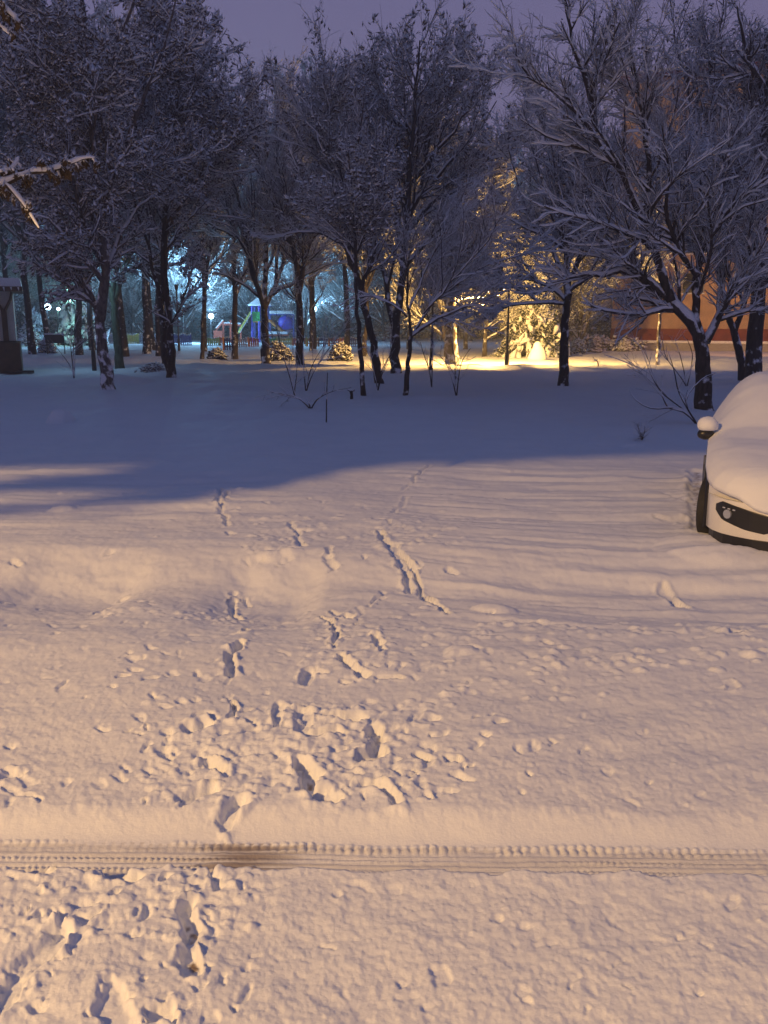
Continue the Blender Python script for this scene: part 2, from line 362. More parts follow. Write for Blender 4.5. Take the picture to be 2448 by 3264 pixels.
# --- footprints and scuffs (photo pixels)
deep = [([(620, 2900), (615, 2950)], .055, .13, .8), ([(600, 3010), (585, 3100)], .055, .13, .9), ([(615, 2960), (605, 3010)], .04, .06, 0),
        ([(180, 2965), (110, 3050), (70, 3130), (10, 3225)], .075, .14, 0), ([(160, 3200), (150, 3215)], .05, .06, 0), ([(480, 3215), (520, 3225)], .07, .10, 0),
        ([(375, 2775), (420, 2800)], .06, .10, 0), ([(105, 2765), (160, 2785)], .05, .07, 0), ([(520, 2805)], .04, .05, 0), ([(690, 2750), (700, 2830)], .04, .06, 0),
        ([(440, 2965)], .03, .04, 0), ([(270, 2930)], .035, .04, 0), ([(120, 2930)], .035, .04, 0), ([(350, 2860)], .03, .04, 0), ([(370, 3150), (360, 3260)], .09, .07, 0),
        ([(590, 2530), (660, 2520), (600, 2545)], .055, .09, 0), ([(760, 2550), (725, 2600)], .06, .10, 0), ([(970, 2430), (1000, 2500), (1040, 2540)], .055, .13, .8),
        ([(670, 2430), (710, 2450)], .045, .12, .8), ([(1150, 2510), (1220, 2525), (1270, 2560)], .045, .08, 0), ([(1190, 2320), (1205, 2400), (1170, 2420)], .055, .13, .4),
        ([(580, 2335), (640, 2320)], .06, .08, 0), ([(740, 2250), (745, 2300)], .035, .08, .5), ([(910, 2240), (890, 2310)], .04, .05, 0), ([(960, 2270), (980, 2340)], .05, .05, 0),
        ([(1040, 2290), (1130, 2290)], .08, .10, .3), ([(1060, 2340), (1000, 2350)], .05, .07, 0), ([(1320, 2410), (1345, 2430)], .045, .07, 0), ([(530, 2400), (550, 2410)], .04, .05, 0),
        ([(985, 2130), (965, 2175)], .045, .11, 0), ([(1000, 2125), (1030, 2140)], .04, .05, 0), ([(1095, 2090), (1120, 2130), (1150, 2150)], .05, .11, 0), ([(1090, 2165)], .035, .05, 0),
        ([(1210, 2152), (1275, 2152)], .035, .06, 0), ([(1200, 2010), (1228, 2065)], .035, .09, 0), ([(1020, 1925), (1095, 2010), (1060, 2050)], .03, .09, 0), ([(1095, 2010), (1125, 2015)], .04, .09, 0),
        ([(1100, 1925), (1120, 1935)], .06, .10, 0), ([(1055, 1900), (1075, 1915)], .035, .08, 0), ([(1145, 1965)], .035, .06, 0), ([(1160, 1960), (1150, 1890)], .03, .02, 0),
        ([(760, 2040), (745, 2080), (735, 2155)], .045, .12, 0), ([(790, 1985)], .045, .09, 0), ([(730, 1830), (735, 1850), (760, 1910)], .045, .11, 0), ([(735, 1815)], .05, .07, 0),
        ([(860, 1945)], .04, .04, 0), ([(780, 1820), (785, 1845)], .03, .05, 0), ([(705, 1925), (740, 1925)], .03, .04, 0),
        ([(1220, 1690), (1240, 1730), (1290, 1790), (1305, 1840)], .05, .10, 0), ([(1260, 1735), (1330, 1810), (1360, 1860), (1435, 1920)], .032, .10, 0),
        ([(1280, 1560), (1370, 1485)], .03, .05, 0), ([(1260, 1630), (1300, 1580)], .04, .05, 0), ([(925, 1660), (945, 1700), (960, 1740)], .05, .07, 0), ([(940, 1690), (990, 1690)], .045, .05, 0),
        ([(700, 1560), (690, 1600), (730, 1670)], .04, .07, 0), ([(720, 1570), (715, 1590)], .035, .07, 0), ([(730, 1690), (735, 1700)], .045, .06, 0), ([(980, 1590)], .04, .05, 0),
        ([(1050, 1740), (1060, 1790)], .05, .05, 0), ([(1390, 2010), (1400, 2040)], .08, .03, 0), ([(1420, 1790), (1440, 1800)], .06, .05, 0), ([(1220, 1840), (1180, 1890)], .03, .03, 0),
        ([(2120, 1820), (2160, 1870), (2180, 1880)], .05, .09, 0), ([(350, 1750)], .05, .04, 0), ([(300, 1890), (330, 1880)], .05, .05, 0), ([(390, 1830)], .06, .05, 0), ([(40, 1765), (60, 1775)], .05, .05, 0),
        ([(10, 1860)], .04, .05, 0), ([(1730, 2025), (1760, 2035)], .03, .05, 0), ([(2330, 2000), (2370, 1998)], .04, .06, 0), ([(1500, 2050), (1530, 2060)], .05, .04, 0),
        ([(2040, 2095), (2080, 2098)], .03, .04, 0), ([(2310, 2160), (2320, 2175)], .035, .05, 0), ([(1430, 2420), (1440, 2430)], .04, .04, 0), ([(1590, 2310)], .04, .03, 0),
        ([(1990, 1430), (2050, 1425)], .10, .05, 0), ([(2222, 1500), (2225, 1600), (2232, 1685)], .16, .07, .5), ([(2110, 1570), (2180, 1595)], .06, .02, 0), ([(2090, 1650), (2180, 1665)], .07, .02, 0),
        ([(60, 2470), (30, 2465)], .05, .05, 0), ([(20, 2500), (110, 2560)], .025, .03, 0), ([(1050, 2850)], .04, .03, 0), ([(1250, 2820)], .05, .02, 0), ([(1390, 3090), (1400, 3110)], .05, .03, 0), ([(1700, 3170)], .05, .02, 0)]
for pts, wd, dp, dr in deep:
    stroke(pts, wd, dp, .42, .5, dirt=dr, crumbs=.8)
# churned snow between the prints
def churn(cx_, cy_, rx_, ry_, amp, seed):
    g = G(cx_, cy_); gx = rx_ * g.y / F * 1.05; g1 = G(cx_, cy_ - ry_); g2 = G(cx_, cy_ + ry_); gy = abs(g1.y - g2.y) / 2
    s = win(g.x - gx * 1.2, g.x + gx * 1.2, g.y - gy * 1.2, g.y + gy * 1.2)
    if s is None: return
    m = 1 - sst(.15, 1.15, np.hypot((X[s] - g.x) / gx, (Y[s] - g.y) / gy) + .2 * fbm(X[s] * 6, Y[s] * 6, 2, seed))
    n = 0
    for o in range(4):
        c_, s_ = math.cos(o * 1.3 + .4), math.sin(o * 1.3 + .4); k = 9.5 * 2 ** o; n = n + .56 ** o * np.abs(vnoise((X[s] * c_ - Y[s] * s_) * k, (X[s] * s_ + Y[s] * c_) * k + 7 * o, seed + o))
    Z[s] += amp * .36 * m * (n - .50)
for a in ((800, 2420, 420, 150, .050, 3), (1050, 2300, 280, 110, .055, 4), (1150, 2470, 250, 110, .040, 5), (640, 2820, 300, 60, .045, 6), (200, 2960, 330, 300, .022, 7), (560, 3150, 200, 140, .025, 8),
          (900, 1720, 160, 70, .045, 9), (1260, 1700, 170, 90, .04, 10), (1120, 2030, 240, 140, .035, 11), (760, 1960, 120, 200, .02, 12), (1800, 2060, 700, 90, .016, 13), (1500, 1980, 300, 60, .018, 14),
          (500, 1900, 450, 40, .018, 15), (720, 1620, 180, 60, .02, 16), (1400, 1560, 350, 70, .018, 17), (560, 1570, 700, 50, .010, 18), (700, 1400, 700, 60, .010, 19)):
    churn(*a)
clods(1500, 2448, 1935, 2010, 170, .015, .05, .02); clods(1700, 2448, 2040, 2130, 90, .015, .05); clods(1400, 2000, 2080, 2220, 110, .012, .035)
clods(300, 950, 1880, 1930, 130, .014, .035, .06); clods(750, 1500, 1600, 1760, 220, .014, .045); clods(450, 1450, 2230, 2560, 420, .012, .034)
clods(950, 1450, 1880, 2120, 180, .012, .034); clods(0, 800, 2760, 3000, 260, .010, .028); clods(500, 800, 2720, 2780, 90, .014, .03); clods(0, 2448, 1620, 1720, 120, .015, .04)
clods(0, 2448, 1500, 1620, 60, .02, .05); clods(1500, 2448, 2790, 3264, 60, .006, .014); clods(0, 2448, 2150, 2560, 200, .006, .016)
for px, py, r in ((1435, 2210, .05), (1470, 2065, .10), (1580, 1900, .16), (2190, 2090, .05), (2305, 1995, .05), (200, 1615, .13), (930, 1755, .09), (860, 1760, .10), (1045, 1760, .05), (1700, 2020, .05), (2000, 2080, .05), (2400, 2070, .07)):
    g = G(px, py); bump(g.x, g.y, r, r * .38, 1.3)
g = G(195, 1341); bump(g.x, g.y, .34, .30, .95)
Z += CL + RIM
# small dimples where snow slid into old prints
for (a0, a1, b0, b1, n_) in ((400, 1500, 1850, 2560, 120), (0, 800, 2780, 3260, 60), (700, 1450, 1560, 1800, 60), (0, 2448, 1900, 2560, 110), (800, 2448, 2800, 3260, 40), (0, 700, 1850, 2200, 30)):
    for _ in range(n_):
        p_ = (rng.uniform(a0, a1), rng.uniform(b0, b1)); an_ = rng.uniform(0, 3.14); l_ = rng.uniform(4, 26)
        stroke([p_, (p_[0] + l_ * math.cos(an_), p_[1] + l_ * .6 * math.sin(an_))], rng.uniform(.016, .045), rng.uniform(.012, .035), .5, .3)
# heap in front of the car bumper and beyond: crest at the end of the shaded lawn
g = G(2250, 1745); bump(g.x, g.y, .5, .07, 1.0)
Z += .10 * np.exp(-((Y - 43.5 - .5 * fbm(X * .2, X * 0, 2, 50)) / 1.6) ** 2) * (1 + .5 * fbm(X * 1.5, Y, 2, 51)) * sst(-14, -9, X)
for px, py, r, hh in ((355, 1215, 1.2, .22), (560, 1195, .9, .15), (490, 1182, 1.6, .18), (2250, 1290, .8, .10)):
    g = G(px, py); bump(g.x, g.y, r, hh, 1.4)
base = np.stack([X, Y, Z], -1).reshape(-1, 3)
idx = np.arange(nr * nc).reshape(nr, nc)
quads = np.stack([idx[:-1, :-1], idx[:-1, 1:], idx[1:, 1:], idx[1:, :-1]], -1).reshape(-1, 4)
ex = np.array([(-300, -60, 0), (300, -60, 0), (300, 1.1, 0), (-300, 1.1, 0), (-300, 420, 0), (300, 420, 0)], dtype=float)
nb = nr * nc; a_l, a_r, b_l, b_r = idx[0, 0], idx[0, -1], idx[-1, 0], idx[-1, -1]
V = np.concatenate([base, ex])
rear = np.array([[nb, nb + 1, nb + 2, nb + 3]])
gm = mesh_np('ground', V, [(quads, 0), (rear, 0), (np.array([[nb + 3, a_l, b_l, nb + 4], [a_r, nb + 2, nb + 5, b_r]]), 0)], [M_GROUND])
at = gm.attributes.new('dirt', 'FLOAT', 'POINT'); at.data.foreach_set('value', np.concatenate([DIRT.ravel(), np.zeros(6)]).astype(np.float32))
ground = bpy.data.objects.new('ground', gm); C.objects.link(ground); ground['kind'] = 'structure'
del base, quads, lump, rid, ang, bank, infl, Zs, tk, teeth, floor, edge, u, bk

# ------------------------------------------------------------------ growing trees
UP = np.array([0, 0, 1.0])
def norm(a): return a / (np.linalg.norm(a, axis=-1, keepdims=True) + 1e-9)
def resample(pts, n):
    pts = np.asarray(pts, float); d = np.concatenate([[0], np.cumsum(np.linalg.norm(np.diff(pts, axis=0), axis=1))])
    t = np.linspace(0, d[-1], n); out = np.stack([np.interp(t, d, pts[:, k]) for k in range(3)], -1)
    for _ in range(2): out[1:-1] = .25 * out[:-2] + .5 * out[1:-1] + .25 * out[2:]
    return out, d[-1]
def grow(rg, par, n, t0, t1, ang, ratio, S, up=.06, jit=.12, rr=.6, rmin=.006, flat=0.0, minlen=.15, gravity=None):
    pts, rad, ln = par; N, K = rad.shape
    wgt = ln / ln.sum(); idx = rg.choice(N, size=n, p=wgt)
    t = (t0 + (t1 - t0) * rg.random(n)) * (K - 1); i0 = np.minimum(t.astype(int), K - 2); f = (t - i0)[:, None]
    p0 = pts[idx, i0] * (1 - f) + pts[idx, i0 + 1] * f; r0 = rad[idx, i0] * (1 - f[:, 0]) + rad[idx, i0 + 1] * f[:, 0]
    tan = norm(pts[idx, i0 + 1] - pts[idx, i0])
    rv = rg.normal(size=(n, 3)); rv[:, 2] *= (1 - flat); perp = norm(rv - tan * (rv * tan).sum(1, keepdims=True))
    a = np.radians(ang[0] + (ang[1] - ang[0]) * rg.random(n))[:, None]
    d = norm(np.cos(a) * tan + np.sin(a) * perp)
    L = ln[idx] * ratio * (1 - .55 * t / (K - 1)) * rg.uniform(.6, 1.25, n); L = np.maximum(L, minlen)
    out = np.zeros((n, S + 1, 3)); out[:, 0] = p0; st = (L / S)[:, None]
    for s in range(S):
        d = norm(d + rg.normal(size=(n, 3)) * jit + UP * up + (0 if gravity is None else -UP * gravity * s / S)); out[:, s + 1] = out[:, s] + d * st
    rb = np.maximum(np.minimum(r0 * rr, L * .03 + rmin), rmin)
    R_ = rb[:, None] * np.linspace(1, .35, S + 1)[None]; R_ = np.maximum(R_, rmin * .7)
    return out, R_, L
def tubes(br, K):
    pts, rad = br[0], br[1]; N, S1, _ = pts.shape
    tan = np.empty_like(pts); tan[:, 1:-1] = pts[:, 2:] - pts[:, :-2]; tan[:, 0] = pts[:, 1] - pts[:, 0]; tan[:, -1] = pts[:, -1] - pts[:, -2]
    tan = norm(tan); m = norm(pts[:, -1] - pts[:, 0])
    ref = np.where(np.abs(m[:, 2:3]) > .75, np.array([[1.0, .2, 0]]), np.array([[0, 0, 1.0]]))[:, None, :]
    u = norm(ref - tan * (ref * tan).sum(-1, keepdims=True)); v = np.cross(tan, u)
    an = np.arange(K) * 2 * np.pi / K
    V = pts[:, :, None] + rad[:, :, None, None] * (u[:, :, None] * np.cos(an)[None, None, :, None] + v[:, :, None] * np.sin(an)[None, None, :, None])
    id_ = np.arange(N * S1 * K).reshape(N, S1, K); a = id_[:, :-1]; b = np.roll(a, -1, 2); c = id_[:, 1:]; dd = np.roll(c, -1, 2)
    return V.reshape(-1, 3), np.stack([a, b, dd, c], -1).reshape(-1, 4)
def snowcaps(br, rg, thick, cover=.75):
    """rolls of snow lying on the upper side of the flatter branches"""
    pts, rad, ln = br; tan = norm(pts[:, -1] - pts[:, 0]); keep = (np.abs(tan[:, 2]) < .86) & (rg.random(len(pts)) < cover)
    if not keep.any(): return None
    p = pts[keep].copy(); r = rad[keep]; fl = (1 - np.abs(tan[keep, 2:3])) ** .5
    rs = (r * .75 + thick * fl) * rg.uniform(.55, 1.1, r.shape); rs[:, 0] *= .4; rs[:, -1] *= .5
    p[:, :, 2] += r * .75 + rs * .35
    return p, rs, ln[keep]
OCT = np.array([(1, 0, 0), (0, 1, 0), (-1, 0, 0), (0, -1, 0), (0, 0, .8), (0, 0, -.8)], float)
OF = np.array([(0, 1, 4), (1, 2, 4), (2, 3, 4), (3, 0, 4), (1, 0, 5), (2, 1, 5), (3, 2, 5), (0, 3, 5)])
def clumps(br, rg, n, size, elong=1.6, droop=.5, off=.08, tmin=.3):
    pts, rad, ln = br; N, S1, _ = pts.shape; idx = rg.integers(0, N, n); t = (tmin + (1 - tmin) * rg.random(n)) * (S1 - 1); i0 = np.minimum(t.astype(int), S1 - 2); f = (t - i0)[:, None]
    c = pts[idx, i0] * (1 - f) + pts[idx, i0 + 1] * f + rg.normal(size=(n, 3)) * off
    ax = norm(pts[idx, i0 + 1] - pts[idx, i0] + rg.normal(size=(n, 3)) * .5 - UP * droop)
    rv = rg.normal(size=(n, 3)); u = norm(rv - ax * (rv * ax).sum(1, keepdims=True)); v = np.cross(ax, u)
    s = size * rg.uniform(.5, 1.35, n)[:, None, None]; k = OCT[None] * (1 + rg.normal(size=(n, 6, 1)) * .2)
    V = c[:, None] + s * (k[:, :, 0:1] * ax[:, None] * elong + k[:, :, 1:2] * u[:, None] * .8 + k[:, :, 2:3] * v[:, None] * .45)
    F_ = (OF[None] + (np.arange(n) * 6)[:, None, None]).reshape(-1, 3)
    return V.reshape(-1, 3), F_
def assemble(name, items, mats, smooth=True):
    Vs, polys, off = [], [], 0
    for it in items:
        if it is None: continue
        (V_, F_), m = it
        Vs.append(V_); polys.append((F_ + off, m)); off += len(V_)
    return mesh_np(name, np.concatenate(Vs), polys, mats, smooth)
SNOWTH = .02
def make_tree(name, label, cat, base, trunk, limbs, seed, prm, group=None, bark=None, mesh_only=False, parts=('trunk', 'crown')):
    """trunk / limbs: lists of (points, r0, r1). prm: dict of counts"""
    rg = np.random.default_rng(seed); S0 = 10
    def pack(lst):
        P_, R_, L_ = [], [], []
        for pts, r0, r1 in lst:
            q, l = resample(pts, S0 + 1); q[1:-1] += rg.normal(size=(S0 - 1, 3)) * l * .006
            P_.append(q); R_.append(np.linspace(1, 0, S0 + 1) ** 1.1 * (r0 - r1) + r1); L_.append(l)
        return np.array(P_), np.array(R_), np.array(L_)
    tr = pack(trunk); tr[1][:, 0] *= 1.25
    lv0 = pack(limbs)
    if prm.get('auto'):
        src = tr
        a = prm['auto']; g0 = grow(rg, src, a[0], a[1], a[2], a[3], a[4], 10, a[5], .07, .55, .02); 
        lv0 = tuple(np.concatenate([x, y]) for x, y in zip(lv0, g0)) if limbs else g0
    n1, n2, n3 = prm['n']; up = prm.get('up', .06); an = prm.get('ang', (20, 50)); rt = prm.get('ratio', .55)
    l1 = grow(rg, lv0, n1, prm.get('t0', .12), 1, an, rt, 6, up, prm.get('jit', .10), .6, .010)
    l2 = grow(rg, l1, n2, .1, 1, an, .55, 5, up, .14, .6, .007)
    l12 = tuple(np.concatenate([l1[k][:, :6] if k < 2 else l1[k], l2[k][:, :6] if k < 2 else l2[k]]) for k in range(3))
    l3 = grow(rg, l12, n3, .15, 1, (25, 60), .42, 3, up * .8, .16, .6, prm.get('rt', .008), minlen=.25)
    items = [(tubes(lv0, 7), 0), (tubes(l1, 5), 0), (tubes(l2, 4), 1), (tubes(l3, 3), 1)]
    th = prm.get('snow', SNOWTH)
    for lv, K, c in ((lv0, 6, .95), (l1, 5, .9), (l2, 4, .8)):
        s = snowcaps(lv, rg, th, c)
        if s is not None: items.append((tubes(s, K), 2))
    if prm.get('clump'):
        n, size, el, dr = prm['clump']; items.append((clumps(l3, rg, n, size, el, dr, prm.get('coff', .06)), 3))
    mats = [bark or M_BARK, M_TWIG, M_SNOWFAR, prm.get('leaf', M_LEAF)]
    cm = assemble(parts[1], items, mats)
    tv = tubes(tr, 12); tm = mesh_np(parts[0], tv[0], [(tv[1], 0)], [bark or M_BARK])
    if mesh_only: return tm, cm
    r = thing(name, base, label, cat, group)
    for nm, me in ((parts[0], tm), (parts[1], cm)):
        o = bpy.data.objects.new(nm, me); C.objects.link(o); setpar(o, r)
    return r
def T_(name, label, base_px, trunk_px, limbs_px, seed, prm, w, cat='tree', group=None, bark=None, drad=None):
    """w: trunk width in photo pixels at the base; limbs: (points px, start frac radius, depth drift)"""
    b = G(*base_px); Yb = b.y; rb = w * .5 * Yb / F
    cf = prm.get('squash', 1.0); sq = lambda y: y if y > 700 else 700 - (700 - y) * cf
    tp = [P(px, py, Yb) for px, py in trunk_px]; tp = [Vector((b.x, b.y, -.15))] + tp
    rr = np.random.default_rng(seed + 900)
    top = .62
    lb = []
    for L in limbs_px:
        pl, k = L[0], L[1]; dr = L[2] if len(L) > 2 else rr.uniform(-.18, .18)
        n = len(pl); q = [P(px if py > 650 else 1290 + (px - 1290) * (1 + (prm.get('widen', 1) - 1) * min(1, (650 - py) / 200)), sq(py), Yb * (1 + dr * .35 * (i / max(1, n - 1)))) for i, (px, py) in enumerate(pl)]
        lb.append((q, rb * k, max(.012, rb * k * .18)))
    return make_tree(name, label, cat, (b.x, b.y, 0), [(tp, rb, rb * top)], lb, seed, prm, group, bark)

SCALE = 1.0
def N(a, b, c): return (int(a * SCALE), int(b * SCALE), int(c * SCALE))
# left group, heavy with snowy leaves
T_('birch_tree', 'stout pale barked tree leaning left, the nearest trunk on the left of the lawn', (345, 1238), [(335, 1150), (322, 1080), (318, 1020)],
   [([(318, 1020), (300, 960), (268, 900), (240, 830), (215, 740), (150, 640)], .6), ([(318, 1020), (332, 930), (340, 860), (330, 700), (300, 500), (285, 300), (270, 100)], .75),
    ([(300, 960), (262, 880), (225, 840), (160, 760), (60, 700)], .35), ([(340, 860), (380, 760), (440, 660), (520, 600)], .4), ([(335, 760), (250, 600), (150, 430), (60, 250), (20, 80)], .5),
    ([(325, 650), (380, 520), (450, 350), (520, 150), (560, 0)], .5), ([(300, 500), (200, 380), (130, 200), (90, 0)], .4), ([(285, 300), (350, 180), (420, 40), (460, -120)], .4),
    ([(330, 700), (230, 620), (120, 560), (0, 520)], .35), ([(270, 100), (260, -60), (230, -250)], .35)],
   101, dict(n=N(100, 1100, 7500), clump=(15000, .055, 2.0, .5), ang=(25, 65), up=.05, rt=.010, snow=.035), 46, bark=M_BIRCH)
T_('forked_tree', 'dark twin stemmed tree standing right of the stout leaning birch', (545, 1205), [(545, 1130), (538, 1050), (530, 960)],
   [([(545, 1195), (522, 1120), (515, 1000), (505, 900), (480, 780), (430, 640), (400, 500)], .6), ([(530, 960), (532, 860), (525, 760), (515, 640), (560, 480), (600, 300), (640, 120)], .8),
    ([(532, 860), (505, 760), (470, 690), (410, 620), (330, 570)], .45), ([(525, 760), (570, 640), (590, 520), (575, 380), (560, 250)], .45), ([(515, 640), (470, 480), (460, 300), (480, 120), (500, -40)], .5),
    ([(560, 480), (520, 330), (540, 160), (560, 10), (570, -100)], .45), ([(530, 800), (600, 700), (660, 640)], .3), ([(470, 480), (400, 330), (370, 180)], .35), ([(600, 300), (650, 200), (700, 60)], .3)],
   102, dict(n=N(90, 1000, 7000), clump=(13000, .055, 2.0, .5), ang=(25, 60), up=.05, rt=.010, snow=.035), 32)
T_('dark_tree', 'slim dark tree directly behind the twin stemmed tree on the left', (530, 1160), [(522, 1100), (515, 1000)], [([(515, 1000), (500, 850), (470, 650), (420, 450), (380, 250)], .8), ([(510, 900), (560, 700), (600, 500), (620, 250)], .6), ([(480, 700), (400, 560), (300, 420)], .5)],
   103, dict(n=N(60, 500, 3000), clump=(3500, .09, 1.6, .4), ang=(25, 60), rt=.012, snow=.03), 26)
T_('leaning_tree', 'greenish leaning trunk behind the stout birch, rooted just right of it', (382, 1178), [(375, 1100), (366, 1020), (362, 960)], [([(362, 960), (350, 850), (300, 700), (280, 500), (300, 300)], .8), ([(362, 960), (400, 850), (440, 700), (430, 500)], .7), ([(350, 850), (240, 760), (150, 700)], .5)],
   104, dict(n=N(60, 500, 3000), clump=(3000, .10, 1.6, .4), ang=(25, 60), rt=.012, snow=.03), 30, bark=bark_mat('mossy_bark', (.07, .085, .065), .5, .8))
T_('straight_tree', 'straight brown trunk between the leaning birch and the twin stemmed tree', (468, 1128), [(466, 1000), (462, 860)], [([(462, 860), (458, 700), (440, 500), (450, 250)], .85), ([(462, 800), (420, 640), (360, 500)], .5), ([(460, 760), (520, 600), (540, 400)], .5)],
   105, dict(n=N(60, 500, 3000), clump=(2500, .11, 1.6, .4), ang=(25, 55), rt=.014, snow=.03), 26)
T_('slender_tree', 'slender curved tree standing alone right of the dark unlit lamp', (643, 1146), [(645, 1050), (650, 950), (662, 840)], [([(662, 840), (680, 760), (700, 680)], .7), ([(655, 900), (630, 820), (600, 740)], .5), ([(660, 860), (720, 800), (770, 760)], .4)],
   106, dict(n=N(40, 350, 1800), ang=(25, 60), rt=.014, snow=.03), 13)
T_('brown_tree', 'thin brown tree in front of the red climbing frame', (748, 1142), [(749, 1040), (748, 940), (745, 850)], [([(745, 850), (742, 740), (735, 620)], .8), ([(748, 960), (775, 880), (790, 800)], .5), ([(746, 900), (700, 860), (640, 850)], .4), ([(747, 920), (800, 840), (860, 800)], .4)],
   107, dict(n=N(50, 400, 2200), ang=(30, 65), rt=.014, snow=.03), 20)
T_('spreading_tree', 'dark tree forking into a wide fan of limbs in front of the play tower', (846, 1163), [(845, 1080), (842, 1030), (843, 985)],
   [([(843, 985), (822, 930), (800, 850), (775, 770), (765, 690), (760, 560), (720, 420), (700, 300)], .6), ([(770, 730), (715, 640), (640, 540), (600, 440)], .4), ([(765, 690), (700, 600), (640, 480), (620, 380)], .35),
    ([(843, 985), (848, 880), (846, 760), (862, 600), (870, 450), (880, 300), (890, 180)], .6), ([(843, 985), (872, 940), (892, 860), (925, 790), (965, 700), (1010, 600)], .55),
    ([(875, 930), (880, 830), (893, 740), (910, 620), (940, 480), (960, 330)], .4), ([(870, 940), (940, 900), (1020, 850), (1100, 830), (1150, 845)], .35), ([(862, 600), (830, 480), (810, 320), (800, 200)], .4),
    ([(870, 560), (920, 440), (990, 330), (1030, 200)], .35), ([(760, 560), (800, 430), (830, 300), (850, 150)], .35), ([(775, 770), (720, 740), (650, 700), (570, 640)], .3), ([(830, 950), (770, 900), (700, 870), (640, 870)], .3)],
   108, dict(squash=.78, n=N(130, 1300, 7500), clump=(1500, .05, 1.8, -.2), ang=(12, 38), up=.10, rt=.010, snow=.036), 30)
T_('bare_tree', 'bare trunk rising behind the small sapling clump near the snow topped beam', (955, 1170), [(957, 1080), (955, 1000), (950, 900)], [([(950, 900), (935, 780), (900, 640), (880, 500)], .7), ([(952, 930), (975, 820), (1000, 700), (1010, 560)], .7), ([(955, 980), (930, 920), (890, 880)], .3), ([(945, 830), (1010, 740), (1080, 690)], .4)],
   109, dict(n=N(60, 520, 3000), ang=(20, 50), rt=.012, up=.08, snow=.025), 28)
T_('thin_tree', 'very thin tree stem beside the bright cold lamp in the middle distance', (992, 1118), [(992, 1050), (990, 960)], [([(990, 960), (985, 850), (1000, 740)], .8), ([(990, 990), (1030, 930), (1060, 860)], .5)], 110, dict(n=N(30, 250, 1400), ang=(25, 55), rt=.014, snow=.03), 12)
T_('upright_tree', 'thin straight dark trunk rooted beside the short black stump', (1160, 1262), [(1150, 1120), (1140, 980), (1133, 870)], [([(1133, 870), (1132, 760), (1120, 620), (1110, 480)], .75), ([(1133, 850), (1100, 780), (1040, 700), (960, 660)], .4), ([(1133, 820), (1170, 740), (1210, 650), (1230, 540)], .4)],
   111, dict(n=N(55, 480, 2800), clump=(1500, .06, 1.6, .2), ang=(20, 50), rt=.008, up=.07, snow=.02), 17)
T_('curved_tree', 'tall tree curving up to the left from beside the thin straight trunk', (1213, 1222), [(1192, 1110), (1172, 1010), (1150, 930), (1135, 870)],
   [([(1135, 870), (1095, 780), (1050, 680), (1005, 590), (960, 520)], .6), ([(1135, 870), (1130, 740), (1100, 600), (1060, 430), (1040, 280), (1050, 150)], .6), ([(1150, 930), (1190, 820), (1215, 700), (1200, 560), (1180, 400)], .5), ([(1095, 780), (1020, 740), (940, 740), (860, 760)], .35),
    ([(1100, 600), (1130, 450), (1150, 300), (1160, 180)], .35), ([(1060, 430), (1010, 330), (980, 230)], .3)],
   112, dict(squash=.72, n=N(95, 1000, 7000), clump=(3000, .05, 2.0, -.3), ang=(12, 40), rt=.009, up=.09, snow=.036), 28)
T_('maple_tree', 'largest central tree with a broad upright crown reaching the top of the sky', (1262, 1190), [(1256, 1110), (1260, 1030), (1275, 950), (1285, 880)],
   [([(1256, 1040), (1235, 960), (1215, 840), (1205, 740), (1180, 620), (1150, 480), (1120, 330), (1060, 200)], .6), ([(1285, 880), (1290, 760), (1300, 640), (1305, 500), (1310, 330), (1320, 150), (1330, 20)], .75),
    ([(1290, 800), (1262, 700), (1255, 580), (1245, 420), (1230, 260), (1215, 110)], .5), ([(1288, 770), (1320, 700), (1370, 640), (1450, 560), (1520, 470), (1580, 360)], .5),
    ([(1300, 690), (1345, 560), (1380, 420), (1420, 270), (1450, 110)], .5), ([(1295, 720), (1330, 620), (1400, 500), (1480, 380), (1530, 250)], .45), ([(1285, 860), (1340, 790), (1430, 700), (1500, 650), (1560, 610)], .4),
    ([(1288, 700), (1275, 560), (1270, 420), (1275, 250), (1270, 80)], .45), ([(1262, 700), (1215, 580), (1190, 430), (1170, 300), (1130, 150)], .4), ([(1205, 740), (1140, 640), (1080, 540), (1040, 430)], .35), ([(1300, 640), (1250, 450), (1180, 260), (1120, 90)], .35), ([(1308, 560), (1400, 400), (1480, 240), (1545, 170)], .35), ([(1308, 480), (1380, 300), (1440, 130), (1460, 20)], .35), ([(1290, 760), (1380, 620), (1480, 540), (1560, 470)], .3), ([(1262, 700), (1160, 560), (1100, 400), (1060, 280)], .3),
    ([(1305, 500), (1360, 340), (1390, 180), (1400, 60)], .4), ([(1285, 850), (1230, 770), (1150, 710), (1060, 680)], .3)],
   113, dict(squash=.84, widen=1.22,  n=N(180, 1900, 10500), clump=(8500, .055, 2.2, -.5), ang=(14, 44), rt=.010, up=.085, snow=.036), 34)
T_('low_tree', 'small tree low in the centre with long arching snow lined limbs to the right', (1292, 1262), [(1298, 1190), (1304, 1120), (1311, 1072)],
   [([(1311, 1072), (1300, 1000), (1296, 920), (1300, 830), (1330, 730)], .55), ([(1311, 1072), (1360, 1030), (1430, 1000), (1530, 965), (1640, 915)], .55), ([(1311, 1072), (1350, 1000), (1400, 940), (1480, 880), (1600, 830), (1700, 800)], .5),
    ([(1300, 1000), (1340, 900), (1380, 800), (1440, 700), (1490, 620)], .45), ([(1298, 1010), (1240, 960), (1170, 940), (1100, 960)], .35), ([(1350, 1000), (1450, 890), (1560, 760), (1620, 640)], .35)],
   114, dict(n=N(80, 650, 3200), ang=(15, 45), rt=.007, up=.03, snow=.022), 19)
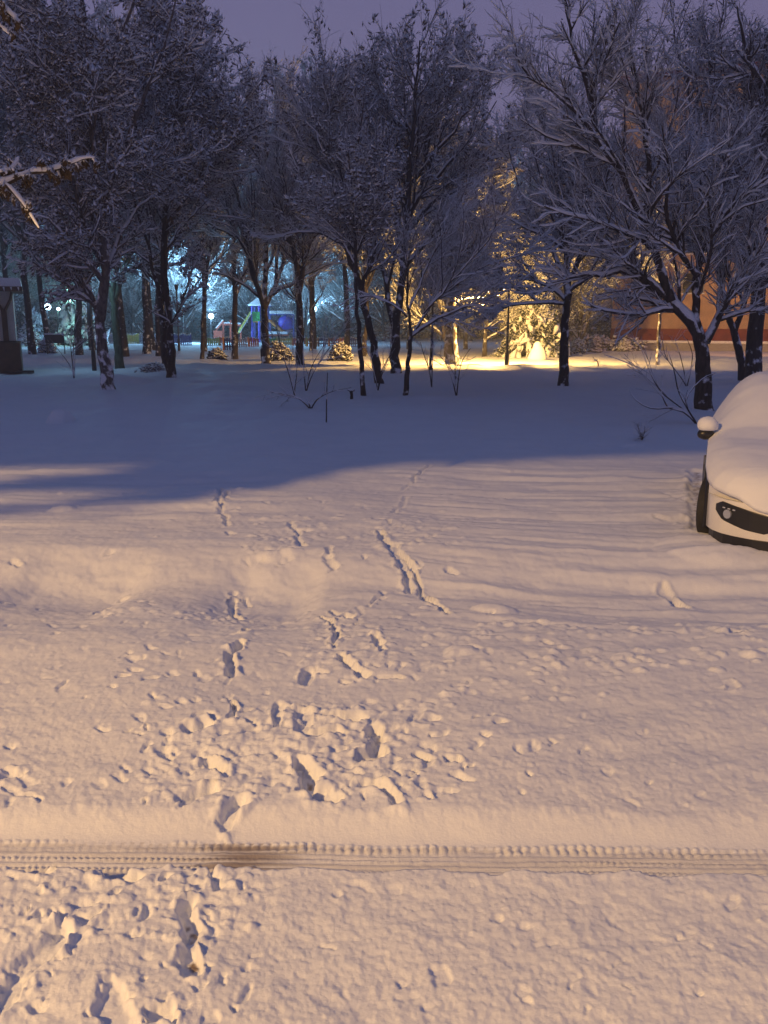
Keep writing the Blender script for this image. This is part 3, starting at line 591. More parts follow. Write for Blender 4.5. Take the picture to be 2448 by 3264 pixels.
T_('weeping_tree', 'thick trunk lit amber on its right side beside the glowing snow strip', (1440, 1165), [(1440, 1120), (1437, 1060), (1438, 1000)], [([(1438, 1000), (1445, 920), (1455, 830), (1440, 700), (1450, 560)], .6), ([(1438, 1010), (1470, 930), (1490, 850), (1520, 720)], .4), ([(1436, 990), (1400, 900), (1380, 760)], .4), ([(1445, 920), (1390, 860), (1340, 830)], .3)],
   115, dict(n=N(70, 650, 3600), clump=(1800, .09, 1.7, .5), ang=(25, 65), rt=.014, up=.02, snow=.04), 50, bark=M_BIRCH)
T_('young_tree', 'skinny young tree just left of the amber lit trunk', (1372, 1180), [(1376, 1090), (1380, 1000)], [([(1380, 1000), (1385, 900), (1400, 800)], .7), ([(1378, 1040), (1350, 980), (1330, 900)], .5)], 116, dict(n=N(30, 220, 1200), ang=(20, 50), rt=.010, snow=.02), 10)
T_('lone_tree', 'straight black trunk standing alone on the shaded lawn right of the lit conifer', (1796, 1226), [(1796, 1120), (1803, 1010), (1812, 940)],
   [([(1812, 940), (1808, 840), (1815, 720), (1800, 580), (1810, 430), (1820, 300)], .75), ([(1806, 960), (1760, 915), (1690, 890), (1600, 880), (1500, 900)], .4), ([(1808, 880), (1760, 800), (1700, 720), (1650, 600), (1620, 470)], .5),
    ([(1810, 860), (1780, 720), (1770, 600), (1740, 450), (1720, 330)], .4), ([(1812, 900), (1850, 800), (1900, 690), (1940, 560), (1950, 430)], .5), ([(1812, 930), (1880, 880), (1960, 850), (2040, 850)], .4), ([(1808, 800), (1730, 750), (1620, 700), (1560, 660)], .35),
    ([(1815, 720), (1850, 560), (1870, 420)], .4), ([(1800, 970), (1730, 960), (1640, 970), (1540, 1000), (1440, 1010)], .3)],
   117, dict(n=N(120, 1100, 6000), clump=(1500, .06, 1.6, .1), ang=(18, 48), rt=.010, up=.05, snow=.03), 34)
# right group
T_('big_tree', 'massive dark trunk behind the snow covered car with long arching limbs to the left', (2245, 1308), [(2243, 1200), (2238, 1120), (2225, 1060)],
   [([(2225, 1070), (2180, 1000), (2130, 950), (2060, 900), (1970, 860), (1870, 870), (1760, 900)], .55), ([(2140, 960), (2105, 880), (2085, 780), (2060, 690), (2020, 620), (1960, 520), (1890, 410), (1810, 315), (1680, 245)], .5),
    ([(2235, 1080), (2205, 980), (2225, 880), (2245, 780), (2290, 640), (2330, 480)], .5), ([(2250, 1090), (2290, 1000), (2330, 930), (2380, 850), (2440, 740), (2500, 640)], .5),
    ([(2060, 690), (2080, 560), (2050, 400), (2030, 250), (1990, 80)], .35), ([(1895, 415), (1880, 300), (1840, 200), (1815, 80), (1795, -60)], .38), ([(2225, 880), (2160, 800), (2120, 700), (2130, 560), (2110, 400)], .35),
    ([(2130, 950), (2040, 880), (1940, 800), (1860, 700), (1780, 640)], .32), ([(2245, 780), (2330, 660), (2420, 580), (2520, 520)], .35), ([(1960, 520), (1860, 470), (1770, 450), (1660, 380)], .28),
    ([(2290, 640), (2220, 600), (2150, 580), (2080, 560)], .3), ([(1810, 315), (1750, 260), (1650, 240), (1590, 215)], .15), ([(1690, 250), (1650, 190), (1640, 140)], .12), ([(2180, 1000), (2080, 960), (1990, 940), (1900, 960)], .3)],
   118, dict(n=N(190, 1600, 8500), clump=(800, .04, 1.6, .1), ang=(18, 52), rt=.007, up=.045, snow=.03, jit=.13), 60)
T_('second_tree', 'dark leaning stem just right of the massive trunk behind the car', (2372, 1215), [(2362, 1130), (2340, 1060), (2322, 1000)], [([(2322, 1000), (2290, 900), (2270, 760), (2230, 560), (2200, 380), (2190, 200)], .7), ([(2340, 1060), (2380, 960), (2400, 820), (2380, 640), (2360, 420)], .6), ([(2270, 760), (2330, 620), (2390, 480), (2450, 320)], .45), ([(2230, 560), (2150, 470), (2090, 330), (2060, 180)], .4),
    ([(2200, 380), (2260, 250), (2300, 100), (2310, -60)], .4), ([(2190, 260), (2150, 120), (2130, -40)], .35)],
   119, dict(n=N(130, 1100, 5600), clump=(2000, .05, 1.6, .1), ang=(20, 55), rt=.008, up=.04, snow=.032, jit=.14), 30)
T_('edge_tree', 'broad black trunk cut by the right edge of the view behind the car', (2405, 1225), [(2408, 1120), (2412, 980), (2420, 820), (2432, 640)], [([(2432, 640), (2445, 480), (2440, 300), (2450, 100)], .8), ([(2415, 900), (2360, 800), (2290, 700), (2200, 640), (2100, 620)], .35), ([(2425, 760), (2380, 620), (2320, 520), (2260, 460), (2190, 440)], .35), ([(2440, 520), (2380, 380), (2300, 280), (2230, 130)], .4), ([(2440, 300), (2380, 180), (2350, 20)], .4), ([(2412, 960), (2450, 880), (2520, 800)], .4)],
   120, dict(n=N(120, 1000, 5000), clump=(1500, .05, 1.6, .1), ang=(20, 55), rt=.008, up=.03, snow=.034, jit=.14), 54)
T_('whitewashed_tree', 'thin young tree with a pale lower trunk in front of the orange wall', (2097, 1166), [(2099, 1100), (2102, 1030), (2106, 960)], [([(2106, 960), (2110, 850), (2100, 720), (2090, 560)], .8), ([(2104, 1000), (2140, 930), (2170, 850)], .4), ([(2106, 940), (2060, 860), (2020, 780)], .4)],
   121, dict(n=N(40, 350, 2000), ang=(20, 50), rt=.012, snow=.025), 13, bark=M_BIRCH)

# background woods: prototypes copied with scale and turn
def proto(seed, hh, nl, n, clump, ang=(15, 45), la=(25, 55), up=.08, lowest=.07):
    trunk = [([(0, 0, -.2), (.1, .05, hh * .3), (-.05, .1, hh * .62), (.1, 0, hh * .93)], hh * .0135, hh * .004)]
    return make_tree('p', '', '', (0, 0, 0), trunk, [], seed, dict(auto=(nl, lowest, .95, la, .62, up), n=n, clump=clump, ang=ang, rt=.016, up=up, snow=.03, coff=.15), mesh_only=True)
PROT = [proto(301, 13, 30, (200, 1600, 8500), (5000, .075, 2.0, -.1)), proto(302, 15, 34, (200, 1600, 8500), (5000, .08, 2.0, .2), (20, 50), (30, 65), .05),
        proto(303, 11, 28, (200, 1600, 8500), (4500, .08, 1.9, .4), (20, 55), (35, 70), .03)]
PROTH = [proto(311, 13, 30, (200, 1600, 8500), (5000, .07, 2.0, -.1), up=.12, lowest=.34), proto(312, 15, 32, (200, 1600, 8500), (5000, .07, 2.0, .1), (18, 45), (25, 50), .10, .36),
         proto(313, 11, 28, (200, 1600, 8500), (4500, .07, 1.9, .3), (18, 48), (25, 50), .10, .34)]
bgr = random.Random(5)
def bg_tree(px, Yd, top_py, k, name, label, group, high=False):
    """a wood tree whose crown top reaches top_py in the photograph"""
    zt = P(px, top_py, Yd).z; hh = (13, 15, 11)[k] * 1.02; s = zt / hh
    b = P(px, 1100, Yd); b.z = 0
    r = thing(name, b, label, 'tree', group, bgr.uniform(0, 6.28)); wd = min(1.25, 1.0 / max(.5, s) ** .25)
    r.scale = (s * wd, s * wd, s)
    for nm, me in zip(('trunk', 'crown'), (PROTH if high else PROT)[k]):
        o = bpy.data.objects.new(nm, me); C.objects.link(o); o.parent = r
GL, GM, GR = 'trees in the wood behind the lawn on the left', 'trees in the wood behind the lawn in the middle', 'trees behind the glowing snow strip on the right'
for row, (Yd, tops) in enumerate(((58, [(-60, 60), (90, 160), (230, 60), (400, 160), (530, 330), (1150, 460), (1420, 420), (1560, 600), (1700, 640), (1860, 600), (2010, 430), (2170, 330), (2330, 250), (2480, 200)]),
                                  (68, [(20, 250), (170, 200), (320, 220), (470, 260), (640, 330), (985, 360), (1110, 340), (1500, 560), (1640, 620), (1780, 560), (1290, 430)]),
                                  (97, [(-40, 380), (110, 400), (260, 380), (420, 400), (560, 420), (690, 560), (820, 600), (960, 580), (1100, 560), (1240, 600), (1380, 580), (1500, 560), (1640, 580), (1790, 560)]),
                                  (101, [(90, 800), (230, 760), (330, 820), (480, 770), (620, 790), (740, 760), (900, 800), (1060, 760), (1180, 790), (1300, 760)]),
                                  (112, [(40, 330), (190, 350), (340, 330), (490, 360), (640, 520), (770, 560), (900, 560), (1040, 540), (1180, 560), (1320, 560), (1450, 500), (1580, 540), (1710, 540), (1850, 500)]))):
    for i, (px, tp) in enumerate(tops):
        if (Yd == 58 and 560 < px < 1100) or (px > 1900 and Yd < 75): continue
        px += bgr.uniform(-25, 25)
        g, side = (GL, 'left') if px < 620 else ((GM, 'middle') if px < 1400 else (GR, 'right'))
        rowname = ('front', 'second', 'third', 'low', 'rearmost')[row]
        bg_tree(px, Yd + bgr.uniform(-3, 3), tp + bgr.uniform(-30, 30), (i + row) % 3, 'wood_tree', 'snowy wood tree in the %s row on the %s, one of a dense thicket' % (rowname, side), g + ', ' + rowname + ' row', Yd < 75 and px < 1250)

# ------------------------------------------------------------------ hedge far behind the playground
def hedge(name, label, px0, px1, py_base, py_top, seed, mat=M_NEEDLE, n=5000, size=.3):
    rg = np.random.default_rng(seed); a = G(px0, py_base); b = G(px1, py_base); hh = P(px0, py_top, a.y).z
    r = n
    c = np.stack([rg.uniform(a.x, b.x, n), a.y + rg.normal(size=n) * .5, rg.random(n) ** .6 * hh], -1); c[:, 2] *= .75 + .25 * np.sin(c[:, 0] * 1.7) * np.sin(c[:, 0] * .7 + 2)
    pts = np.stack([c, c + rg.normal(size=(n, 3)) * .3], 1)
    me = assemble(name, [(clumps((pts, np.full((n, 2), .01), np.ones(n)), rg, n, size, 1.5, .2, .1, 0), 0)], [mat])
    o = bpy.data.objects.new(name, me); C.objects.link(o); tag(o, label, 'hedge' if label else None); return o
# ------------------------------------------------------------------ conifers
def conifer(name, label, px, base_py, top_py, halfw_px, seed, lean=0.0, nb=260, size=.13):
    rg = np.random.default_rng(seed); b = G(px, base_py); Yd = b.y; zt = P(px, top_py, Yd).z; R0 = halfw_px * Yd / F
    r = thing(name, (b.x, b.y, 0), label, 'tree')
    tr = np.array([[(b.x + lean * t, b.y, -.1 + zt * t) for t in np.linspace(0, 1, 11)]]), np.linspace(.16, .03, 11)[None] * zt / 6, np.array([zt])
    pts = []; rad = []; ln = []
    for i in range(nb):
        t = rg.random() ** 1.15; z = .25 + (zt * .98 - .25) * t; a = rg.uniform(0, 6.28); L = R0 * (1 - t) ** .75 * rg.uniform(.65, 1.1) + .25
        p = []; 
        for s in np.linspace(0, 1, 6): p.append((b.x + lean * t + math.cos(a) * L * s, b.y + math.sin(a) * L * s, max(.08, z + .12 * L * s - .45 * L * s * s)))
        pts.append(p); rad.append(np.linspace(.03, .008, 6)); ln.append(L)
    br = (np.array(pts), np.array(rad), np.array(ln))
    sub = grow(rg, br, nb * 5, .2, 1, (25, 70), .4, 4, -.05, .1, .6, .008, minlen=.2)
    m = assemble('crown', [(tubes(br, 4), 0), (tubes(sub, 3), 0), (clumps(sub, rg, nb * 24, size * .62, 1.8, .55, .09, .0), 1), (clumps(br, rg, int(nb * 2.2), size * 1.9, 1.9, .5, .06, .45), 2)], [M_BARK, M_NEEDLE, M_SNOWFAR])
    o = bpy.data.objects.new('crown', m); C.objects.link(o); setpar(o, r)
    tv = tubes(tr, 10); o = bpy.data.objects.new('trunk', mesh_np('trunk', tv[0], [(tv[1], 0)], [M_BARK])); C.objects.link(o); setpar(o, r)
    return r
hedge('woods', None, -900, 2300, 1080, 660, 505, M_LEAF, 60000, .42)
bpy.data.objects['woods']['kind'] = 'stuff'
conifer('fir_tree', 'snow laden conifer glowing yellow on its left side beside the thin lamp pole', 1695, 1137, 865, 100, 401, nb=300, size=.14)
conifer('spruce_tree', 'dark evergreen behind the lone black trunk, right of the yellow lit conifer', 1800, 1110, 900, 70, 402, nb=220, size=.14)
conifer('evergreen_tree', 'dark evergreen between the cold lamp and the play tower', 715, 1072, 915, 75, 403, nb=160, size=.28)
conifer('bushy_evergreen', 'dark low evergreen left of the thin brown pole lamp on the left', 255, 1100, 900, 70, 404, nb=160, size=.25)
conifer('low_evergreen', 'dark round evergreen bush behind the snowy shrubs beside the hut', 115, 1095, 1005, 55, 405, nb=120, size=.22)
conifer('wide_evergreen', 'wide dark evergreen behind the pale fence left of the twin stemmed tree', 420, 1080, 985, 60, 406, nb=120, size=.25)

# ------------------------------------------------------------------ hedges
hedge('hedge', 'long dark hedge behind the playground right of the bright cold lamp', 985, 1420, 1078, 1018, 501)
hedge('clipped_hedge', 'dark hedge behind the playground fence on the left', 130, 700, 1078, 1035, 502)
hedge('garden_hedge', 'low snow dusted shrub row between the lit conifer and the orange wall', 1835, 2030, 1118, 1085, 503, M_LEAF, 1500, .16)
hedge('border_hedge', 'dark hedge far behind the amber trunk and the lit conifer', 1400, 1960, 1080, 1000, 504)

# ------------------------------------------------------------------ building on the right
M_WALL = plain('orange_wall', (.50, .33, .20), .85, .18, 1.5, bump=.3)
M_BAND = plain('red_plinth', (.22, .055, .030), .8, .2, 2.5, bump=.3)
M_SLAB = plain('window_frame', (.30, .28, .27), .6)
M_GLASS = plain('dark_glass', (.01, .012, .018), .12, .1)
A = G(1945, 1112); A.z = 0; B = Vector((A.x + 24, A.y - 11, 0)); dv = (B - A).normalized(); nrm = Vector((dv.y, -dv.x, 0)); rzb = math.atan2(dv.y, dv.x)
HB = P(1960, 262, A.y).z
bl = thing('apartment_building', A, 'apartment block with a tan orange wall above a dark red plinth on the right', 'building', rz=0)
Lb = (B - A).length
def wallbox(u0, u1, z0, z1, th, out): return ((A + dv * (u0 + u1) / 2 - nrm * (th / 2 - out)) + Vector((0, 0, (z0 + z1) / 2)), (u1 - u0, th, z1 - z0))
zpl = P(1960, 1047, A.y).z
MB().box(*wallbox(0, Lb, zpl, HB, 9, 0), rz=rzb).build('wall', M_WALL, bl)
MB().box(*wallbox(-.04, Lb + .04, -.2, zpl - .003, 9.08, .05), rz=rzb).build('plinth', M_BAND, bl)
ro = MB().box(*wallbox(-.4, Lb + .4, HB + .003, HB + .35, 9.8, .4), rz=rzb).build('roof', M_BAND, bl)
MB().box(*wallbox(-.35, Lb + .35, HB + .353, HB + .55, 9.7, .35), rz=rzb).build('roof_snow', M_SNOW, ro)
zf = 4.3
while zf + 1.6 < HB:
    for k in range(7):
        u0 = 1.6 + k * 3.6
        if u0 + 1.5 > Lb: continue
        fr = MB(); wd, hw = 1.5, 1.4
        for (a0, a1, z0, z1) in ((u0 - .07, u0 + wd + .07, zf - .07, zf), (u0 - .07, u0 + wd + .07, zf + hw, zf + hw + .07), (u0 - .07, u0, zf + .001, zf + hw - .001), (u0 + wd, u0 + wd + .07, zf + .001, zf + hw - .001), (u0 + wd / 2 - .03, u0 + wd / 2 + .03, zf + .001, zf + hw - .001)):
            fr.box(*wallbox(a0, a1, z0, z1, .10, .06), rz=rzb)
        f = fr.build('window', M_SLAB, bl)
        MB().box(*wallbox(u0, u0 + wd, zf, zf + hw, .05, .012), rz=rzb).build('pane', M_GLASS, f)
        MB().box(*wallbox(u0 - .12, u0 + wd + .12, zf - .14, zf - .073, .22, .16), rz=rzb).build('sill', M_SNOW, f)
    zf += 2.9
lw = MB(); lw.box(*wallbox(-1, Lb, .0, .55, .3, 2.8), rz=rzb)
o = lw.build('garden_wall', M_SLAB); tag(o, 'low snow topped wall running along the foot of the orange building', 'wall')
sn = MB(); sn.box(*wallbox(-1.05, Lb, .553, .75, .4, 2.85), rz=rzb); s_ = sn.build('snow_cap', M_SNOW, o, bevel=.06)

# ------------------------------------------------------------------ hut at the left edge
Y0 = G(30, 1188).y
M_HUT = plain('pale_render', (.52, .50, .46), .8, .1, 3, bump=.2); M_HUTB = plain('brown_boards', (.10, .065, .04), .8, .25, 4, bump=.4)
def X_(px, Yd=None): return P(px, 1100, Yd or Y0).x
def Z_(py, Yd=None): return P(0, py, Yd or Y0).z
hut = thing('hut', (X_(56), Y0, 0), 'pale hut with brown boarded base and snowy roof cut by the left edge', 'hut')
x0, x1 = X_(-220), X_(53)
MB().box(((x0 + x1) / 2, Y0 + 1.5, (Z_(1087) + Z_(928)) / 2), (x1 - x0, 2.7, Z_(928) - Z_(1087))).build('wall', M_HUT, hut)
xb = X_(64)
MB().box(((x0 + xb) / 2, Y0 + 1.4, (Z_(1087) - .1) / 2 - .05), (xb - x0, 3.0, Z_(1087) - .003 + .1)).build('base', M_HUTB, hut, bevel=.02)
xr = X_(84)
rf = MB().box(((x0 + xr) / 2, Y0 + 1.3, Z_(922)), (xr - x0, 4.2, Z_(918) - Z_(932))).build('roof', M_HUTB, hut)
mb = MB(); mb.box(((x0 + xr) / 2, Y0 + 1.3, (Z_(890) + Z_(919)) / 2 + .01), (xr - x0 - .02, 4.1, Z_(888) - Z_(919)), taper=.97)
for i in range(14):
    xx = xr - .15 - i * .28; mb.tube([(xx, Y0 - .78, Z_(917)), (xx + .02, Y0 - .79, Z_(917) - .12 - .1 * bgr.random())], [.05, .01], 6)
mb.build('roof_snow', M_SNOW, rf, bevel=.08)
xc = X_(24); pm = MB(); zt = Z_(930)
pm.box((xc, Y0 + .08, (Z_(1087) + Z_(990)) / 2), (.22, .12, Z_(990) - Z_(1087)))
pm.tube([(xc - .03, Y0 + .06, Z_(992)), (xc - .30, Y0 + .06, Z_(955)), (xc - .36, Y0 + .06, zt)], .06, 8); pm.tube([(xc + .03, Y0 + .06, Z_(992)), (xc + .30, Y0 + .06, Z_(955)), (xc + .38, Y0 + .06, zt)], .06, 8)
pm.build('post', M_HUTB, hut)
MB().box((X_(58), Y0 - .35, .06), (1.1, .5, .08)).build('step', M_DARKMETAL, hut)

hut.rotation_euler = (0, 0, R(21))
# dark board on two legs
Yb = G(170, 1128).y
bd = thing('notice_board', (P(172, 1128, Yb).x, Yb, 0), 'dark board on two thin legs between the snowy shrubs and the pale fence', 'board')
xa, xb_ = P(146, 1100, Yb).x, P(206, 1100, Yb).x
MB().box(((xa + xb_) / 2, Yb, (Z_(1067, Yb) + Z_(1094, Yb)) / 2), (xb_ - xa, .08, Z_(1067, Yb) - Z_(1094, Yb))).build('panel', plain('board', (.03, .028, .035), .7), bd)
for xx in (xa + .05, xb_ - .05): MB().tube([(xx, Yb + .08, -.1), (xx, Yb + .08, Z_(1070, Yb))], .035, 8).build('leg', M_DARKMETAL, bd)
MB().box(((xa + xb_) / 2, Yb, Z_(1067, Yb) + .05), (xb_ - xa + .04, .16, .09)).build('snow_cap', M_SNOW, bd, bevel=.03)

# ------------------------------------------------------------------ playground
def colmat(n, c): return plain(n, c, .5, .12, 8)
FC = dict(yellow=(.45, .42, .10), blue=(.03, .05, .28), red=(.35, .06, .03), orange=(.55, .22, .06), green=(.03, .30, .08), grey=(.25, .22, .27), navy=(.02, .03, .15), violet=(.10, .07, .50))
MF = {k: colmat('paint_' + k, v) for k, v in FC.items()}
def fence(name, label, segs, py0):
    """segs: (px0, px1, y_base, colour)"""
    g0 = G(segs[0][0], segs[0][2]); r = thing(name, g0, label, 'fence')
    for px0, px1, pyb, c in segs:
        a = G(px0, pyb); b = G(px1, pyb); Yd = a.y; hh = P(px0, py0, Yd).z; m = MB(); s = MB(); n = max(3, int((b.x - a.x) / .16)); st = (b.x - a.x) / n
        m.box(((a.x + b.x) / 2, Yd + .04, hh * .3), (b.x - a.x - .02, .04, .09)); m.box(((a.x + b.x) / 2, Yd + .04, hh * .75), (b.x - a.x - .02, .04, .09))
        for i in range(n):
            xx = a.x + st * (i + .5); h1 = hh * (.93 + .07 * math.sin(i * 1.3)); m.box((xx, Yd, h1 / 2), (st * .72, .03, h1)); s.box((xx, Yd, h1 + .035), (st * .66, .09, .07), taper=.5)
        p = m.build('fence_panel', MF[c], r); s.build('snow_cap', M_SNOW, p)
        MB().box((a.x, Yd - .03, hh * .52), (.12, .12, hh * 1.06)).build('fence_post', MF['orange'] if c in ('navy', 'red') else MF['yellow'], r)
fence('picket_fence', 'picket fence with pale yellow and blue snow tipped boards behind the left trunks',
      [(205, 260, 1096, 'yellow'), (262, 318, 1096, 'yellow'), (320, 372, 1096, 'grey'), (374, 440, 1096, 'yellow'), (442, 500, 1096, 'grey'), (502, 545, 1100, 'blue'), (547, 612, 1101, 'blue')], 1064)
fence('colourful_fence', 'low playground fence of red, blue, yellow and green panels below the play tower',
      [(655, 700, 1101, 'yellow'), (702, 712, 1102, 'red'), (713, 745, 1116, 'navy'), (747, 788, 1106, 'grey'), (792, 826, 1105, 'red'), (845, 880, 1103, 'green'), (882, 930, 1102, 'yellow'), (932, 975, 1102, 'red'), (977, 1012, 1104, 'orange'),
       (1014, 1046, 1104, 'navy'), (1048, 1082, 1104, 'red'), (1084, 1110, 1104, 'red'), (1112, 1150, 1104, 'navy')], 1076)
YP = 92.0
def pp(px, py, dy=0): return P(px, py, YP + dy)
tw = thing('play_tower', (pp(830, 1085).x, YP, 0), 'play tower with purple posts, green panel and snowy roof', 'play tower')
for px in (804, 826, 848):
    MB().tube([(pp(px, 1085).x, YP, -.1), (pp(px, 975).x, YP, Z_(975, YP))], .13, 8).build('post', MF['violet'], tw)
for px in (806, 850): MB().tube([(pp(px, 1085).x, YP + 1.5, -.1), (pp(px, 975).x, YP + 1.5, Z_(975, YP))], .11, 8).build('post', MF['blue'], tw)
xg, zg = (pp(805, 1000).x + pp(828, 1000).x) / 2, (Z_(994, YP) + Z_(1024, YP)) / 2
MB().box((xg, YP - .12, zg), (.75, .08, Z_(994, YP) - Z_(1024, YP))).build('side_panel', MF['green'], tw)
MB().box((pp(828, 1026).x, YP + .75, Z_(1026, YP)), (1.7, 1.6, .1)).build('deck', MF['orange'], tw)
mb = MB(); zc = Z_(976, YP); xq = pp(828, 950).x; ap = (xq, YP + .75, Z_(948, YP)); cs = [(xq - 1.15, YP - .35, zc), (xq + 1.15, YP - .35, zc), (xq + 1.15, YP + 1.85, zc), (xq - 1.15, YP + 1.85, zc)]
for i in range(4): mb.quad(cs[i], cs[(i + 1) % 4], ap)
mb.quad(*cs[::-1]); rr_ = mb.build('roof', MF['violet'], tw)
mb = MB(); cs2 = [(c[0] * 1 + (c[0] - xq) * .02, c[1], c[2] + .16) for c in cs]; ap2 = (ap[0], ap[1], ap[2] + .22)
for i in range(4): mb.quad(cs2[i], cs2[(i + 1) % 4], ap2)
for i in range(4): mb.quad((cs[i][0], cs[i][1], cs[i][2] + .03), (cs[(i + 1) % 4][0], cs[(i + 1) % 4][1], cs[(i + 1) % 4][2] + .03), cs2[(i + 1) % 4], cs2[i])
mb.build('roof_snow', M_SNOW, rr_)
sl = MB(); a = pp(800, 1000, -.3); b = pp(762, 1062, -.6); dirn = (b - a)
for off in (-.32, .32): sl.quad(a + Vector((0, off - .03, .3)), b + Vector((0, off - .03, .3)), b + Vector((0, off - .03, -.05)), a + Vector((0, off - .03, -.05)))
sl.quad(a + Vector((0, -.32, 0)), b + Vector((0, -.32, 0)), b + Vector((0, .32, 0)), a + Vector((0, .32, 0)))
so = sl.build('slide', MF['yellow'], tw); sm = so.modifiers.new('thick', 'SOLIDIFY'); sm.thickness = .06
MB().tube([a + Vector((0, 0, .08)), b + Vector((0, 0, .08))], .12, 6).build('slide_snow', M_SNOW, so)
br_ = thing('play_bridge', (pp(900, 1080).x, YP, 0), 'snow topped play bridge with a slanting orange tube right of the tower', 'play bridge')
MB().box((pp(898, 1000).x, YP, Z_(1003, YP)), (pp(938, 1000).x - pp(858, 1000).x, .5, .10)).build('beam', MF['blue'], br_)
MB().box((pp(898, 1000).x, YP, Z_(1003, YP) + .23), (pp(936, 1000).x - pp(860, 1000).x, .6, .34)).build('beam_snow', M_SNOW, br_, bevel=.08)
MB().tube([pp(858, 1020), pp(912, 1066)], .16, 10).build('tube_slide', MF['orange'], br_)
MB().box((pp(885, 1066).x, YP - .4, Z_(1068, YP)), (pp(920, 1000).x - pp(846, 1000).x, .5, .12)).build('low_beam', MF['red'], br_)
MB().box((pp(885, 1066).x, YP - .4, Z_(1068, YP) + .22), (pp(918, 1000).x - pp(848, 1000).x, .55, .28)).build('low_beam_snow', M_SNOW, br_, bevel=.07)
for px in (862, 936): MB().tube([(pp(px, 1080).x, YP, -.1), (pp(px, 1000).x, YP, Z_(1003, YP) - .05)], .09, 8).build('post', MF['blue'], br_)
ball = MB().blob(pp(912, 1028, .3), (.85, .6, .75), 3, .05).build('play_bubble', MF['violet'], br_, smooth=True)
cf = thing('climbing_frame', (pp(720, 1080).x, YP, 0), 'low red climbing frame with snow on its rungs left of the play tower', 'climbing frame')
for px, t in ((690, 1050), (712, 1022), (735, 1020), (768, 1034)): MB().tube([(pp(px, 1085).x, YP, -.1), (pp(px, t).x, YP, Z_(t, YP))], .10, 8).build('post', MF['red'], cf)
for (p0, p1) in (((690, 1050), (712, 1024)), ((712, 1034), (735, 1034)), ((735, 1036), (768, 1036)), ((690, 1066), (712, 1066))):
    rgb = MB().tube([pp(*p0), pp(*p1)], .12, 8).build('rung', MF['red'], cf); MB().tube([pp(*p0) + Vector((0, 0, .13)), pp(*p1) + Vector((0, 0, .13))], .09, 6).build('snow_cap', M_SNOW, rgb)
MB().box(((pp(680, 1060).x + pp(712, 1060).x) / 2, YP - .2, Z_(1066, YP)), (.9, .1, .75), ry=R(0)).build('panel', MF['red'], cf)

# ------------------------------------------------------------------ lamps
def add_light(parent, loc, col, power, rad=.12, kind='POINT', rot=None, spot=None, blend=.4):
    l = bpy.data.lights.new('lamp_light', kind); l.color = col; l.energy = power; l.shadow_soft_size = rad
    if spot: l.spot_size = spot; l.spot_blend = blend
    o = bpy.data.objects.new('lamp_light', l); C.objects.link(o); o.location = loc
    if rot is not None: o.rotation_euler = rot
    bpy.context.view_layer.update(); setpar(o, parent); return o
def post_lamp(name, label, px, base_py, head_py, head_px=None, lit=True, power=0, glow_r=.16, w=.05, col=COL_CYAN, Yd=None):
    Yd = Yd or G(px, base_py).y; b = P(px, base_py, Yd); b.z = 0; hd = P(head_px or px, head_py, Yd)
    r = thing(name, b, label, 'lamp')
    top = Vector((hd.x, hd.y, hd.z - .12))
    MB().tube([(b.x, b.y, -.1), (b.x, b.y, .9)], [w * 1.9, w * 1.7], 10).build('base', M_DARKMETAL, r)
    MB().tube([(b.x, b.y, .9), tuple((Vector((b.x, b.y, 0)) * .2 + Vector((hd.x, hd.y, 0)) * .8) + Vector((0, 0, hd.z * .9))), top], w, 10).build('pole', M_DARKMETAL, r)
    if lit:
        MB().blob(hd, glow_r, 1, .02).build('globe', M_GLOWC, r, smooth=True)
        MB().tube([hd + Vector((0, 0, glow_r * .9)), hd + Vector((0, 0, glow_r * 1.25))], [glow_r * .7, glow_r * .2], 10).build('cap', M_DARKMETAL, r)
        add_light(r, hd + Vector((0, 0, glow_r * 1.4 + .05)), col, power, .1, 'SPOT', (R(180), 0, 0), R(172), .35); add_light(r, hd + Vector((0, -glow_r - .1, 0)), col, power * .22, .1)
    else:
        MB().tube([hd - Vector((0, 0, .15)), hd + Vector((0, 0, .25))], [.10, .17], 10).build('lantern', M_DARKMETAL, r)
    return r
post_lamp('post_lamp', 'lit cold white post lamp on a thin pole left of the stout birch', 301, 1182, 940, 279, True, PW_CYAN * .035, .17, .055)
post_lamp('dark_lamp', 'unlit dark post lamp between the twin stemmed tree and the slender tree', 570, 1100, 918, 562, False, 0, .1, .055, Yd=66)
post_lamp('park_lamp', 'bright cold lamp glowing among branches right of the hut', 152, 1100, 978, None, True, PW_CYAN * .16, .24, .06, Yd=74)
post_lamp('small_lamp', 'small greenish glowing lamp just right of the bright lamp near the hut', 186, 1098, 985, None, True, PW_CYAN * .12, .14, .05, Yd=80, col=(.35, .9, .75))
post_lamp('round_lamp', 'round bright cold lamp left of the red climbing frame', 673, 1090, 1008, None, True, PW_CYAN * .75, .25, .06, Yd=89)
post_lamp('tall_lamp', 'bright cold lamp right of the play bridge between two thin trunks', 1001, 1096, 985, None, True, PW_CYAN * .6, .24, .06, Yd=84)
post_lamp('low_lamp', 'smaller cold lamp lower down to the right of the play bridge', 998, 1090, 1025, None, True, PW_CYAN * .3, .18, .05, Yd=96)
post_lamp('far_lamp', 'far cold lamp glimmering behind the twin stemmed tree', 585, 1085, 945, None, True, PW_CYAN * 1.1, .10, .05, Yd=90)
